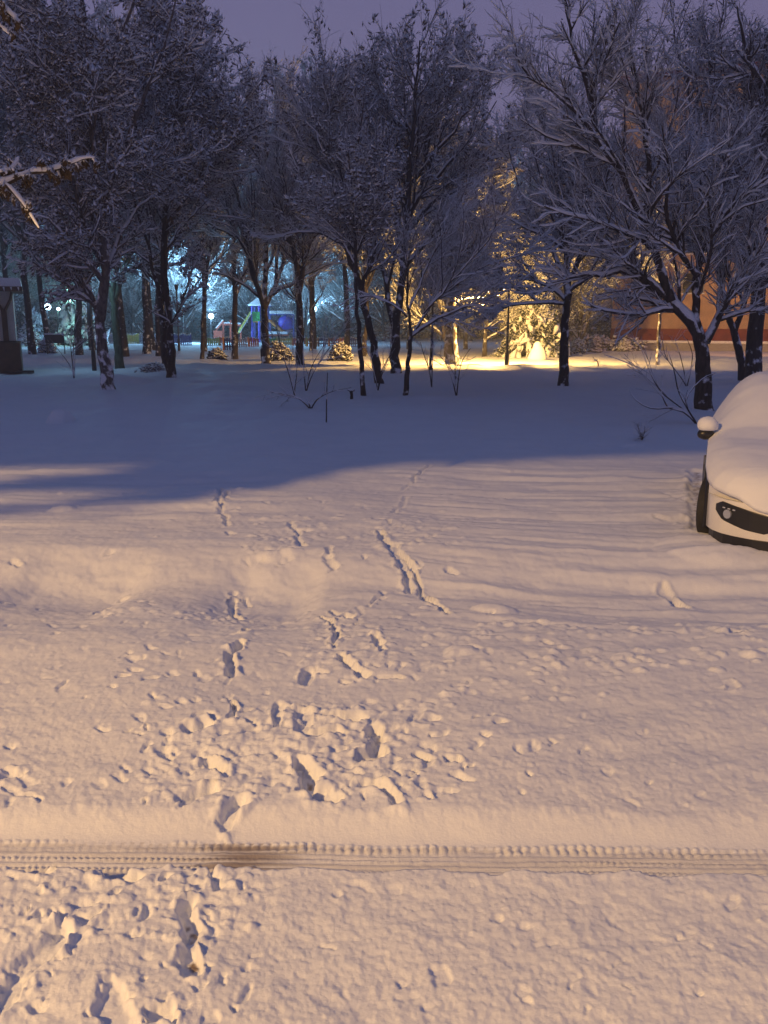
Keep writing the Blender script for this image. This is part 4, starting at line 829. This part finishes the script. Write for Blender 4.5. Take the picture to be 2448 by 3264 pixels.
# amber park lamp with a hooked, shaded head
Yk = G(1615, 1166).y; kb = P(1615, 1166, Yk); kb.z = 0
pk = thing('hooded_lamp', kb, 'thin amber park lamp pole with a hooded head in front of the lit conifer', 'lamp')
zk = Z_(905, Yk)
MB().tube([(kb.x, kb.y, -.1), (kb.x, kb.y, zk), (kb.x - .3, kb.y + .2, zk + .28), (kb.x - .95, kb.y + .7, zk + .42)], [.075, .05, .04, .04], 10).build('pole', M_DARKMETAL, pk)
MB().tube([(kb.x, kb.y, -.1), (kb.x, kb.y, .7)], .11, 10).build('base', M_DARKMETAL, pk)
hc = Vector((kb.x - 1.0, kb.y + .75, zk + .22))
hood = MB().tube([hc + Vector((0, 0, .22)), hc + Vector((0, 0, .16)), hc + Vector((0, 0, -.05))], [.03, .09, .13], 16, caps=False).build('hood', M_DARKMETAL, pk); sd = hood.modifiers.new('t', 'SOLIDIFY'); sd.thickness = .01
MB().box(hc + Vector((0, -.42, .18)), (1.5, .02, 1.5)).build('light_blocker', M_DARKMETAL, pk)  # plate added to block this lamp's light towards the near lawn
MB().blob(hc + Vector((0, 0, 0)), .07, 2, .01).build('bulb', M_GLOWW, pk, smooth=True)
add_light(pk, hc + Vector((0, -.06, -.20)), COL_PARK, PW_PARK, .10)
# amber lamp that lights the building wall, beyond the right edge
wp = P(2640, 1100, 52); wp.z = 0
wl = thing('wall_lamp', wp, 'amber lamp post beside the orange building, out of view to the right', 'lamp')
MB().tube([(wp.x, wp.y, -.1), (wp.x, wp.y, 5.2)], [.08, .05], 10).build('pole', M_DARKMETAL, wl)
MB().blob((wp.x, wp.y, 5.35), .2, 4, .01).build('globe', M_GLOWW, wl, smooth=True)
tg = P(2150, 1060, 68); lo_ = Vector((wp.x - .6, wp.y + .3, 5.2)); add_light(wl, lo_, (1.0, .42, .12), PW_WALL, .15, 'SPOT', (tg - lo_).to_track_quat('-Z', 'Y').to_euler(), R(95), 1.0)
# amber lamp among the centre trees that colours the branches brown
mp_ = P(1230, 1100, 63); mp_.z = 0
# street lamp behind the camera on the left; added unseen plates and bars shape its shadow edge
SA, SB = G(-500, 1650), G(2300, 1450)
stl = thing('street_lamp', (LAMP.x, LAMP.y, 0), 'amber street lamp behind the viewpoint, outside the picture', 'lamp')
MB().tube([(LAMP.x - .8, LAMP.y, -.1), (LAMP.x - .8, LAMP.y, LAMP.z + .1), (LAMP.x - .3, LAMP.y, LAMP.z + .35), (LAMP.x, LAMP.y, LAMP.z + .3)], [.10, .06, .05, .05], 12).build('pole', M_DARKMETAL, stl)
MB().blob(LAMP + Vector((0, 0, .16)), .09, 3, .01).build('bulb', M_GLOWW, stl, smooth=True)
def on_ray(Q, s): return LAMP + (Q - LAMP) * s
sh = MB()
def plate(top, bot):
    for (p, q), (p2, q2) in zip(zip(top[:-1], top[1:]), zip(bot[:-1], bot[1:])): sh.quad(p2, q2, q, p)
pts_edge = [(-9000, 1660), (-4000, 1600), (-1500, 1530), (-500, 1500), (0, 1488), (250, 1478), (420, 1482), (560, 1520), (640, 1575), (760, 1570), (900, 1552), (950, 1520), (1120, 1500), (1300, 1478), (1500, 1482), (1700, 1470), (2100, 1452), (2500, 1425), (3200, 1400)]
eg = [on_ray(G(*q), .30) for q in pts_edge]
plate([p + Vector((0, 0, 6.5)) for p in eg], eg)
for bar in ([(-300, 1478, 1500), (100, 1472, 1492), (330, 1468, 1490), (520, 1505, 1508)], [(40, 1520, 1524), (220, 1508, 1530), (400, 1500, 1538), (600, 1500, 1560)], [(-500, 1550, 1596), (-100, 1532, 1578), (180, 1528, 1568), (460, 1530, 1572), (680, 1550, 1590)],
            [(-400, 1640, 1668), (0, 1604, 1636), (180, 1596, 1622), (330, 1578, 1612), (560, 1570, 1604), (690, 1560, 1580)], [(250, 1640, 1641), (310, 1628, 1640), (420, 1624, 1632), (470, 1626, 1627)]):
    plate([on_ray(G(px, a), .30) for px, a, b in bar], [on_ray(G(px, b), .30) for px, a, b in bar])
sh.build('light_blocker', M_DARKMETAL, stl)
add_light(stl, LAMP, COL_STREET, PW_STREET, .11)

# ------------------------------------------------------------------ small things on the lawn
def sapling(name, label, px, py, stems, seed, cat='sapling', group=None, r=.021, spread=.35, kids=20, hz=None, up=.05):
    rg = np.random.default_rng(seed); b = G(px, py); P_, R_, L_ = [], [], []
    for s in stems:
        q, l = resample([Vector((b.x, b.y, -.05))] + [P(x, y, b.y * (1 + rg.uniform(-.03, .03))) for x, y in s], 11); P_.append(q); R_.append(np.linspace(r, r * .35, 11)); L_.append(l)
    l0 = (np.array(P_), np.array(R_), np.array(L_))
    l1 = grow(rg, l0, kids, .25, 1, (20, 50), .45, 5, up, .1, .6, r * .35); l2 = grow(rg, l1, kids * 3, .2, 1, (20, 55), .45, 3, up, .12, .6, r * .28, minlen=.12)
    items = [(tubes(l0, 6), 0), (tubes(l1, 4), 1), (tubes(l2, 3), 1)]
    for lv in (l0, l1):
        s = snowcaps(lv, rg, .008, .7)
        if s is not None: items.append((tubes(s, 4), 2))
    o = bpy.data.objects.new(name, assemble(name, items, [M_BARK, M_TWIG, M_SNOWFAR])); C.objects.link(o); return tag(o, label, cat, group)
sapling('sapling', 'bare twiggy sapling clump in front of the leaning greenish trunk near the lit post lamp', 236, 1205, [[(230, 1150), (225, 1100), (205, 1040)], [(238, 1140), (245, 1090), (275, 1050)], [(232, 1160), (236, 1080), (240, 1000)], [(228, 1170), (190, 1120), (160, 1080)]], 601)
sapling('young_sapling', 'thin pair of saplings with crossing stems in the centre left of the shaded lawn', 975, 1248, [[(970, 1200), (965, 1120), (970, 1030), (980, 950)], [(990, 1200), (1030, 1130), (1090, 1060), (1130, 1010)], [(980, 1210), (1000, 1150), (1040, 1090)]], 602, kids=22)
sapling('leaning_sapling', 'leaning bare stem left of the crossing saplings', 940, 1262, [[(925, 1200), (900, 1130), (885, 1060), (870, 1000)], [(930, 1220), (920, 1170), (925, 1120)], [(938, 1240), (950, 1180), (930, 1100)]], 603, kids=16)
sapling('low_brush', 'low brush lying over the snow beside the saplings', 990, 1300, [[(1010, 1270), (1060, 1245), (1120, 1235)], [(985, 1285), (975, 1270)], [(960, 1270), (900, 1255), (860, 1250)]], 604, kids=14)
sapling('centre_sapling', 'upright sapling right of the low arching tree in the centre', 1376, 1235, [[(1378, 1160), (1383, 1080), (1385, 1020)], [(1370, 1180), (1350, 1130), (1340, 1090)]], 605, kids=14)
sapling('twin_sapling', 'twin stemmed sapling below the amber lit trunk', 1455, 1262, [[(1450, 1200), (1452, 1150), (1440, 1100)], [(1462, 1200), (1470, 1150), (1500, 1110)], [(1445, 1220), (1430, 1170), (1400, 1130)]], 606, kids=16)
sapling('brush', 'thin brush between the tall curved tree and the amber strip', 1205, 1240, [[(1190, 1180), (1180, 1120), (1160, 1080)], [(1220, 1180), (1250, 1120), (1240, 1060)], [(1210, 1200), (1230, 1150), (1260, 1110)]], 607, kids=16)
sapling('drooping_shrub', 'bare drooping shrub with curved twigs just left of the car', 2225, 1350, [[(2190, 1300), (2160, 1250), (2150, 1180), (2130, 1120)], [(2200, 1310), (2120, 1270), (2080, 1210), (2055, 1140), (2040, 1100)], [(2195, 1300), (2140, 1295), (2080, 1310), (2020, 1280), (2005, 1240)], [(2210, 1330), (2170, 1280), (2240, 1200), (2280, 1190)], [(2180, 1300), (2130, 1310), (2110, 1260), (2100, 1230)]], 608, 'shrub', kids=16, up=.0, r=.022)
sapling('little_shrub', 'bare shrub stems behind the drooping shrub beside the massive trunk', 2190, 1230, [[(2180, 1180), (2165, 1120), (2150, 1080)], [(2200, 1190), (2210, 1130), (2190, 1080)], [(2170, 1200), (2120, 1140), (2110, 1080)]], 609, 'shrub', kids=12)
sapling('tuft', 'tiny dark twig tuft poking out of the lit snow left of the car mirror', 2046, 1400, [[(2042, 1385), (2040, 1365)], [(2050, 1385), (2060, 1372)], [(2046, 1380), (2030, 1372)]], 610, 'plant', kids=20, r=.018)
sapling('weed', 'short dry stalk sticking up where the lawn meets the glowing strip', 1908, 1172, [[(1908, 1150), (1910, 1142)], [(1906, 1155), (1900, 1146)]], 611, 'plant', kids=6, r=.03)
def snowy_shrub(name, label, px, py, wpx, hpx, seed, n=500, size=.09, mat=M_LEAF, cat='shrub'):
    rg = np.random.default_rng(seed); b = G(px, py); rx = wpx * .5 * b.y / F; rz = hpx * b.y / F
    a = rg.uniform(0, 6.28, n); rad = np.sqrt(rg.random(n)); z = rg.random(n) ** .8
    c = np.stack([b.x + rx * rad * np.cos(a) * (1 - .5 * z), b.y + rx * .8 * rad * np.sin(a) * (1 - .5 * z), rz * z * (1 - .35 * rad)], -1)
    root = np.tile(np.array([[b.x, b.y, -.03]]), (n, 1)); k = min(n, 140)
    st = np.stack([root[:k] + (c[:k] - root[:k]) * t for t in np.linspace(0, 1, 4)], 1); st[:, 1:3, 2] += .05
    items = [(tubes((st, np.full((k, 4), .012), np.ones(k)), 3), 0), (clumps((np.stack([c, c + rg.normal(size=(n, 3)) * .05], 1), np.full((n, 2), .01), np.ones(n)), rg, n, size, 1.5, .1, .04, 0), 1)]
    o = bpy.data.objects.new(name, assemble(name, items, [M_TWIG, mat])); C.objects.link(o); return tag(o, label, cat)
for i, a in enumerate((('snowy_shrub', 'snow covered shrub right beside the hut', 105, 1105, 60, 60), ('grey_shrub', 'pale snowy shrub in front of the dark board', 150, 1125, 60, 45),
          ('low_shrub', 'low snow buried shrub between the straight trunk and the twin stemmed tree', 490, 1188, 100, 28), ('fence_shrub', 'snowy bush in front of the coloured fence beside the bare trunk', 885, 1150, 110, 60),
          ('middle_shrub', 'snowy bush between the thin straight tree and the coloured fence', 1085, 1150, 90, 60), ('border_shrub', 'snow crusted shrub left of the low garden shrubs by the lone trunk', 1840, 1130, 50, 50),
          ('plume_shrub', 'upright snowy plant nearest the left corner of the orange wall', 1895, 1122, 40, 52), ('pillow_shrub', 'small snow dusted plant beneath the orange wall', 1990, 1120, 40, 40), ('root_shrub', 'snow caught brush at the foot of the slender tree', 690, 1145, 60, 32))):
    snowy_shrub(*a, 700 + i, n=600, size=.07 if i in (2,) else .12, mat=M_BARK if i in (3, 4, 8) else M_LEAF)
g = G(1040, 1345); st = MB().tube([(g.x, g.y, -.1), P(1041, 1260, g.y), P(1044, 1188, g.y)], [.016, .012, .008], 8).build('stake', M_BARK); tag(st, 'single thin dark stake standing out of the shaded lawn in front of the saplings', 'stake')
g = G(1120, 1270); tp = thing('stump', g, 'short black forked stump left of the thin straight trunk', 'stump')
MB().tube([(g.x, g.y, -.1), (g.x + .01, g.y, .10), (g.x - .01, g.y, .22)], [.05, .04, .05], 8).build('stem', M_BARK, tp); MB().tube([(g.x - .12, g.y, .26), (g.x, g.y, .21), (g.x + .10, g.y, .24)], [.02, .04, .02], 8).build('fork', M_BARK, tp)
g = G(1713, 1150); mb = MB(); zt = Z_(1088, g.y)
mb.tube([(g.x, g.y, -.1), (g.x, g.y, .15), (g.x + .02, g.y, zt * .45), (g.x, g.y, zt * .68), (g.x - .02, g.y, zt * .78), (g.x - .02, g.y, zt * .92), (g.x - .02, g.y, zt)], [.62, .56, .46, .30, .22, .22, .05], 14)
o = mb.build('snow_figure', M_SNOW, smooth=True, sub=1); tag(o, 'pointed snow covered figure glowing yellow in front of the lit conifer', 'snow heap')

# branch of an unseen tree hanging in at the upper left, lit by the street lamp
rg = np.random.default_rng(44)
YB = 7.7
def near_branch(name, label, limbs, seed, nn, clump, Yd):
    rg = np.random.default_rng(seed); P_, R_, L_ = [], [], []
    for s, r0, dd in limbs:
        q, l = resample([P(x, y, Yd + dd * i / len(s)) for i, (x, y) in enumerate(s)], 11); r0 *= Yd / 4.4; P_.append(q); R_.append(np.linspace(r0, r0 * .4, 11)); L_.append(l)
    l0 = (np.array(P_), np.array(R_), np.array(L_))
    l1 = grow(rg, l0, nn, .1, .95, (30, 75), .20, 5, -.16, .12, .6, .003, gravity=.3, minlen=.07); l2 = grow(rg, l1, nn * 3, .2, 1, (25, 60), .5, 3, -.2, .12, .6, .002, minlen=.04)
    items = [(tubes(l0, 8), 0), (tubes(l1, 5), 1), (tubes(l2, 4), 1), (clumps(l2, rg, clump, .0021 * Yd, 2.6, 1.4, .008, .1), 3)]
    for lv, th in ((l0, .019), (l1, .013)):
        s = snowcaps(lv, rg, th, .9)
        if s is not None: items.append((tubes(s, 8), 2))
    o = bpy.data.objects.new(name, assemble(name, items, [M_BARK, M_TWIG, M_SNOW, M_BROWN])); C.objects.link(o); return tag(o, label, 'branch')
near_branch('tree_branch', 'near branch with thick snow along it and drooping snowy leaves at the upper left edge', [([(-60, 615), (10, 590), (70, 560), (130, 542)], .016, .2), ([(100, 550), (170, 545), (230, 520), (270, 500), (300, 505)], .009, .3), ([(20, 590), (60, 630), (100, 690), (125, 730)], .010, -.1), ([(-40, 560), (40, 540), (60, 500)], .006, .3)], 801, 46, 520, YB)
near_branch('leafy_branch', 'near branch end with warm lit snow in the top left corner', [([(-70, 10), (0, 20), (30, 40), (60, 75), (75, 95)], .010, .1), ([(-40, 60), (10, 90), (30, 110)], .006, .1)], 802, 12, 120, 6.8)

# ------------------------------------------------------------------ the snow covered car
M_PAINT = plain('white_paint', (.74, .72, .68), .22, .03, 3); M_PAINT.node_tree.nodes['Principled BSDF'].inputs['Coat Weight'].default_value = .5
M_TYRE = plain('tyre', (.018, .018, .018), .8); M_RIM = plain('rim', (.25, .25, .26), .4, metal=.7); M_BLACK = plain('black_plastic', (.012, .012, .013), .35)
M_LENS = plain('lamp_lens', (.55, .57, .6), .08, .02, metal=.6); M_CARGLASS = plain('car_glass', (.02, .022, .028), .06)
yaw = R(-20.5); Cc = G(2252, 1690); CW = .90     # point under the front wheel on the car's left hand side of the picture
ux, uy = math.sin(-yaw), math.cos(-yaw)
CO = Vector((Cc.x + math.cos(yaw) * (CW - .02), Cc.y + math.sin(yaw) * (CW - .02), -.06))  # centre of the front axle on the ground
car = thing('parked_car', CO, 'white car buried in snow with its front towards the lawn edge on the right', 'car', rz=yaw)
def loc(x, y, z): return CO + Vector((x * math.cos(yaw) - y * math.sin(yaw), x * math.sin(yaw) + y * math.cos(yaw), z))
# local frame: x to the right of the picture, y away (front of the car is at -y)
def shell(stations, z_of, K=24):
    """stations: (y, halfwidth, zlow, zhigh, squareness) rings closed around"""
    m = MB(); rings = []
    for (y, hw, z0, z1, sq) in stations:
        zc, hz = (z0 + z1) / 2, (z1 - z0) / 2
        for k in range(K):
            a = 2 * math.pi * k / K; ca, sa = math.cos(a), math.sin(a)
            m.v.append(tuple(loc(hw * math.copysign(abs(ca) ** sq, ca), y + 0, zc + hz * math.copysign(abs(sa) ** sq, sa))))
    n = len(stations)
    for i in range(n - 1):
        for k in range(K):
            a = i * K + k; b = i * K + (k + 1) % K; m.f.append((a, b, b + K, a + K))
    m.f.append(tuple(range(K - 1, -1, -1))); m.f.append(tuple((n - 1) * K + k for k in range(K)))
    return m
body = shell([(-.90, .34, .34, .54, .5), (-.84, .50, .25, .62, .45), (-.74, .62, .21, .70, .42), (-.60, .74, .20, .76, .40), (-.40, .885, .20, .86, .38), (0, .90, .22, .92, .36), (.55, .90, .22, .97, .36), (1.2, .90, .22, 1.0, .34), (2.4, .90, .22, 1.02, .34), (3.0, .88, .24, 1.02, .36), (3.35, .80, .30, .98, .42), (3.5, .6, .4, .9, .5)], None, 32)
bo = body.build('body', M_PAINT, car, smooth=True)
cab = shell([(1.0, .55, .85, .95, .5), (1.3, .60, .85, 1.12, .5), (1.7, .58, .85, 1.33, .5), (2.3, .56, .85, 1.38, .5), (2.9, .54, .85, 1.32, .5), (3.3, .5, .85, 1.05, .5)], None, 24)
cab.build('cabin', M_CARGLASS, car, smooth=True)
# snow cover: height field over the car's plan
def car_top(x, y):
    ys = np.array([-.975, -.90, -.80, -.65, -.40, 0, .5, .9, 1.3, 1.7, 2.1, 2.6, 3.0, 3.3, 3.5, 3.6]); zs = np.array([.50, .72, .81, .88, .935, .985, 1.02, 1.10, 1.34, 1.54, 1.61, 1.62, 1.56, 1.36, 1.1, .8])
    z = np.interp(y, ys, zs); hwb = np.interp(y, [-.975, -.94, -.86, -.74, -.58, -.36, 0, 3.1, 3.6], [.34, .46, .60, .73, .84, .90, .93, .925, .75])
    q = np.clip(np.abs(x) / hwb, 0, 1); cabm = np.clip((y - .7) / .7, 0, 1) * np.clip((3.6 - y) / .3, 0, 1)
    belt = np.interp(y, [-.975, -.85, 0, 1, 3.6], [.50, .60, .78, .94, .9])
    fall = (1 - q ** 5.0) ** .6 * (1 - cabm) + cabm * (1 - np.clip((q - .35) / .65, 0, 1) ** 2.0) ** .9
    return belt + (z - belt) * fall, hwb
ny, nx = 120, 61; yy = np.concatenate([np.linspace(-.975, -.6, 30), np.linspace(-.58, 3.58, ny - 30)]); vv = np.sin(np.linspace(-1, 1, nx) * np.pi / 2); Yc, Qc = np.meshgrid(yy, vv, indexing='ij')
_, hwb = car_top(np.zeros_like(Yc), Yc); Xc = Qc * hwb * 1.012; Zc, _ = car_top(Xc / 1.012, Yc)
Zc = Zc + .012 * fbm(Xc * 2.4 + 5, Yc * 2.4, 3, 301) + .003 * fbm(Xc * 14, Yc * 14, 3, 305); Zc[:, 0] -= .03; Zc[:, -1] -= .03
crn = np.stack([CO.x + Xc * math.cos(yaw) - Yc * math.sin(yaw), CO.y + Xc * math.sin(yaw) + Yc * math.cos(yaw), CO.z + Zc], -1).reshape(-1, 3)
idc = np.arange(ny * nx).reshape(ny, nx); qc = np.stack([idc[:-1, :-1], idc[:-1, 1:], idc[1:, 1:], idc[1:, :-1]], -1).reshape(-1, 4)
o = bpy.data.objects.new('snow_cover', mesh_np('snow_cover', crn, [(qc, 0)], [M_SNOW])); C.objects.link(o); setpar(o, car); sd = o.modifiers.new('t', 'SOLIDIFY'); sd.thickness = .06; sd.offset = -1
def wheel(x, y):
    wz = .31; m = MB(); c = loc(x, y, wz); s = 1 if x > 0 else -1
    st_ = yaw + (R(-9) if y == 0 else 0); ax = Vector((math.cos(st_), math.sin(st_), 0))
    w_ = MB().tube([c - ax * .11, c - ax * .095, c - ax * .05, c + ax * .05, c + ax * .095, c + ax * .11], [.27, .305, .315, .315, .305, .27], 32).build('wheel', M_TYRE, car, smooth=False)
    rm = MB().tube([c + ax * s * .105, c + ax * s * .118], [.20, .17], 24)
    for k in range(5):
        a = k * 2 * math.pi / 5; d = Vector((-math.sin(yaw) * math.cos(a), math.cos(yaw) * math.cos(a), math.sin(a))); rm.tube([c + ax * s * .12, c + ax * s * .12 + d * .2], .022, 6)
    rm.build('rim', M_RIM, w_)
for x in (-.845, .845):
    for y in (0, 2.55): wheel(x, y)
# arches (dark) and lower sill
for x in (-1, 1):
    for y in (0, 2.55):
        m = MB(); pts = [loc(x * .902, y + .36 * math.cos(t), .30 + .36 * math.sin(t)) for t in np.linspace(-.35, math.pi + .35, 17)]; m.tube(pts, .022, 8); m.build('wheel_arch', M_BLACK, car)
# front bumper face: dark recess with fog lamp, and thin lower lip
def face_y(x):  # front of the bumper in plan
    return float(np.interp(abs(x), [0, .3, .48, .62, .74, .83, .885, .9], [-.95, -.925, -.875, -.80, -.70, -.56, -.36, 0]))
def strip(name, xs, zlo, zhi, mat, parent, proud=.012, thick=.03):
    m = MB(); n = len(xs)
    for i, x in enumerate(xs):
        # normal of the plan curve
        e = .01; dx = 2 * e; dy = face_y(x + e) - face_y(x - e); nn = Vector((dy, -dx, 0)).normalized()
        for z in (zlo[i], zhi[i]):
            for k in (proud, proud - thick):
                m.v.append(tuple(loc(x + nn.x * k, face_y(x) + nn.y * k, z)))
    for i in range(n - 1):
        a = i * 4; b = a + 4
        for q in ((0, 2, 6, 4), (1, 5, 7, 3), (0, 4, 5, 1), (2, 3, 7, 6)): m.f.append(tuple(a + t for t in q))
    m.f.append((0, 1, 3, 2)); a = (n - 1) * 4; m.f.append((a, a + 2, a + 3, a + 1))
    return m.build(name, mat, parent, bevel=.006)
bm_ = [(-.93, .46), (-.905, .62)]
xs = np.linspace(-.875, .875, 60)
strip('bumper', xs, np.full(60, .20), np.full(60, .545), M_PAINT, car, .018, .05).data.polygons.foreach_set('use_smooth', [True] * (59 * 4 + 2))
xs2 = np.linspace(-.79, -.28, 20); t_ = np.linspace(0, 1, 20)
fh = strip('grille', xs2, np.interp(t_, [0, .12, .5, .85, 1], [.42, .34, .285, .265, .30]), np.interp(t_, [0, .1, 1], [.48, .525, .435]), M_BLACK, car, .028, .03)
xs3 = np.linspace(.28, .79, 20)
strip('grille', xs3, np.interp(1 - t_, [0, .12, .5, .85, 1], [.42, .34, .285, .265, .30]), np.interp(1 - t_, [0, .1, 1], [.48, .525, .435]), M_BLACK, car, .028, .03)
xs4 = np.linspace(-.22, .22, 10); strip('lower_intake', xs4, np.full(10, .27), np.full(10, .42), M_BLACK, car, .028, .03)
strip('lower_lip', np.linspace(-.86, .86, 40), np.full(40, .06), np.full(40, .198), M_BLACK, car, .0, .06)
def on_face(x, z, out):
    e = .01; dy = face_y(x + e) - face_y(x - e); nn = Vector((dy, -2 * e, 0)).normalized(); return loc(x + nn.x * out, face_y(x) + nn.y * out, z), loc(x + nn.x * (out + .1), face_y(x) + nn.y * (out + .1), z)
a, b = on_face(-.68, .41, .03); d = (b - a).normalized()
fl = MB().tube([a - d * .01, a + d * .012], [.048, .044], 20).build('fog_lamp', M_LENS, fh)
for i in range(3):
    a, b = on_face(-.715 + i * .045, .468 - i * .003, .03); MB().box(a, (.028, .014, .012), rz=yaw - .5).build('running_light', M_LENS, fh)
# mirrors with snow caps
for s in (-1, 1):
    mm = MB().blob(loc(s * .97, .92, .985), (.10, .07, .065), 5, .03).build('mirror', M_BLACK, car, smooth=True)
    MB().tube([loc(s * .86, .95, .95), loc(s * .93, .93, .97)], .03, 8).build('mirror_arm', M_BLACK, mm)
    MB().blob(loc(s * .955, .92, 1.09), (.125, .12, .095), 6, .06, flat=-.06).build('snow_cap', M_SNOW, mm, smooth=True)
# door seam and handle on the near flank
MB().box(loc(-.905, 1.15, .60), (.008, .012, .62), rz=yaw).build('door_seam', M_BLACK, car)
MB().box(loc(-.918, 1.95, .82), (.03, .18, .03), rz=yaw).build('door_handle', M_PAINT, car, bevel=.008)

# ------------------------------------------------------------------ cold night haze
hz_m = bpy.data.materials.new('haze'); hz_m.use_nodes = True; t = hz_m.node_tree; t.nodes.clear()
ho = t.nodes.new('ShaderNodeOutputMaterial'); pv = t.nodes.new('ShaderNodeVolumePrincipled'); pv.inputs['Density'].default_value = .0034; pv.inputs['Color'].default_value = (.85, .87, .92, 1); pv.inputs['Anisotropy'].default_value = .2
t.links.new(pv.outputs[0], ho.inputs['Volume'])
o = MB().box((0, 180, 14), (640, 520, 32)).build('haze', hz_m); o['kind'] = 'stuff'
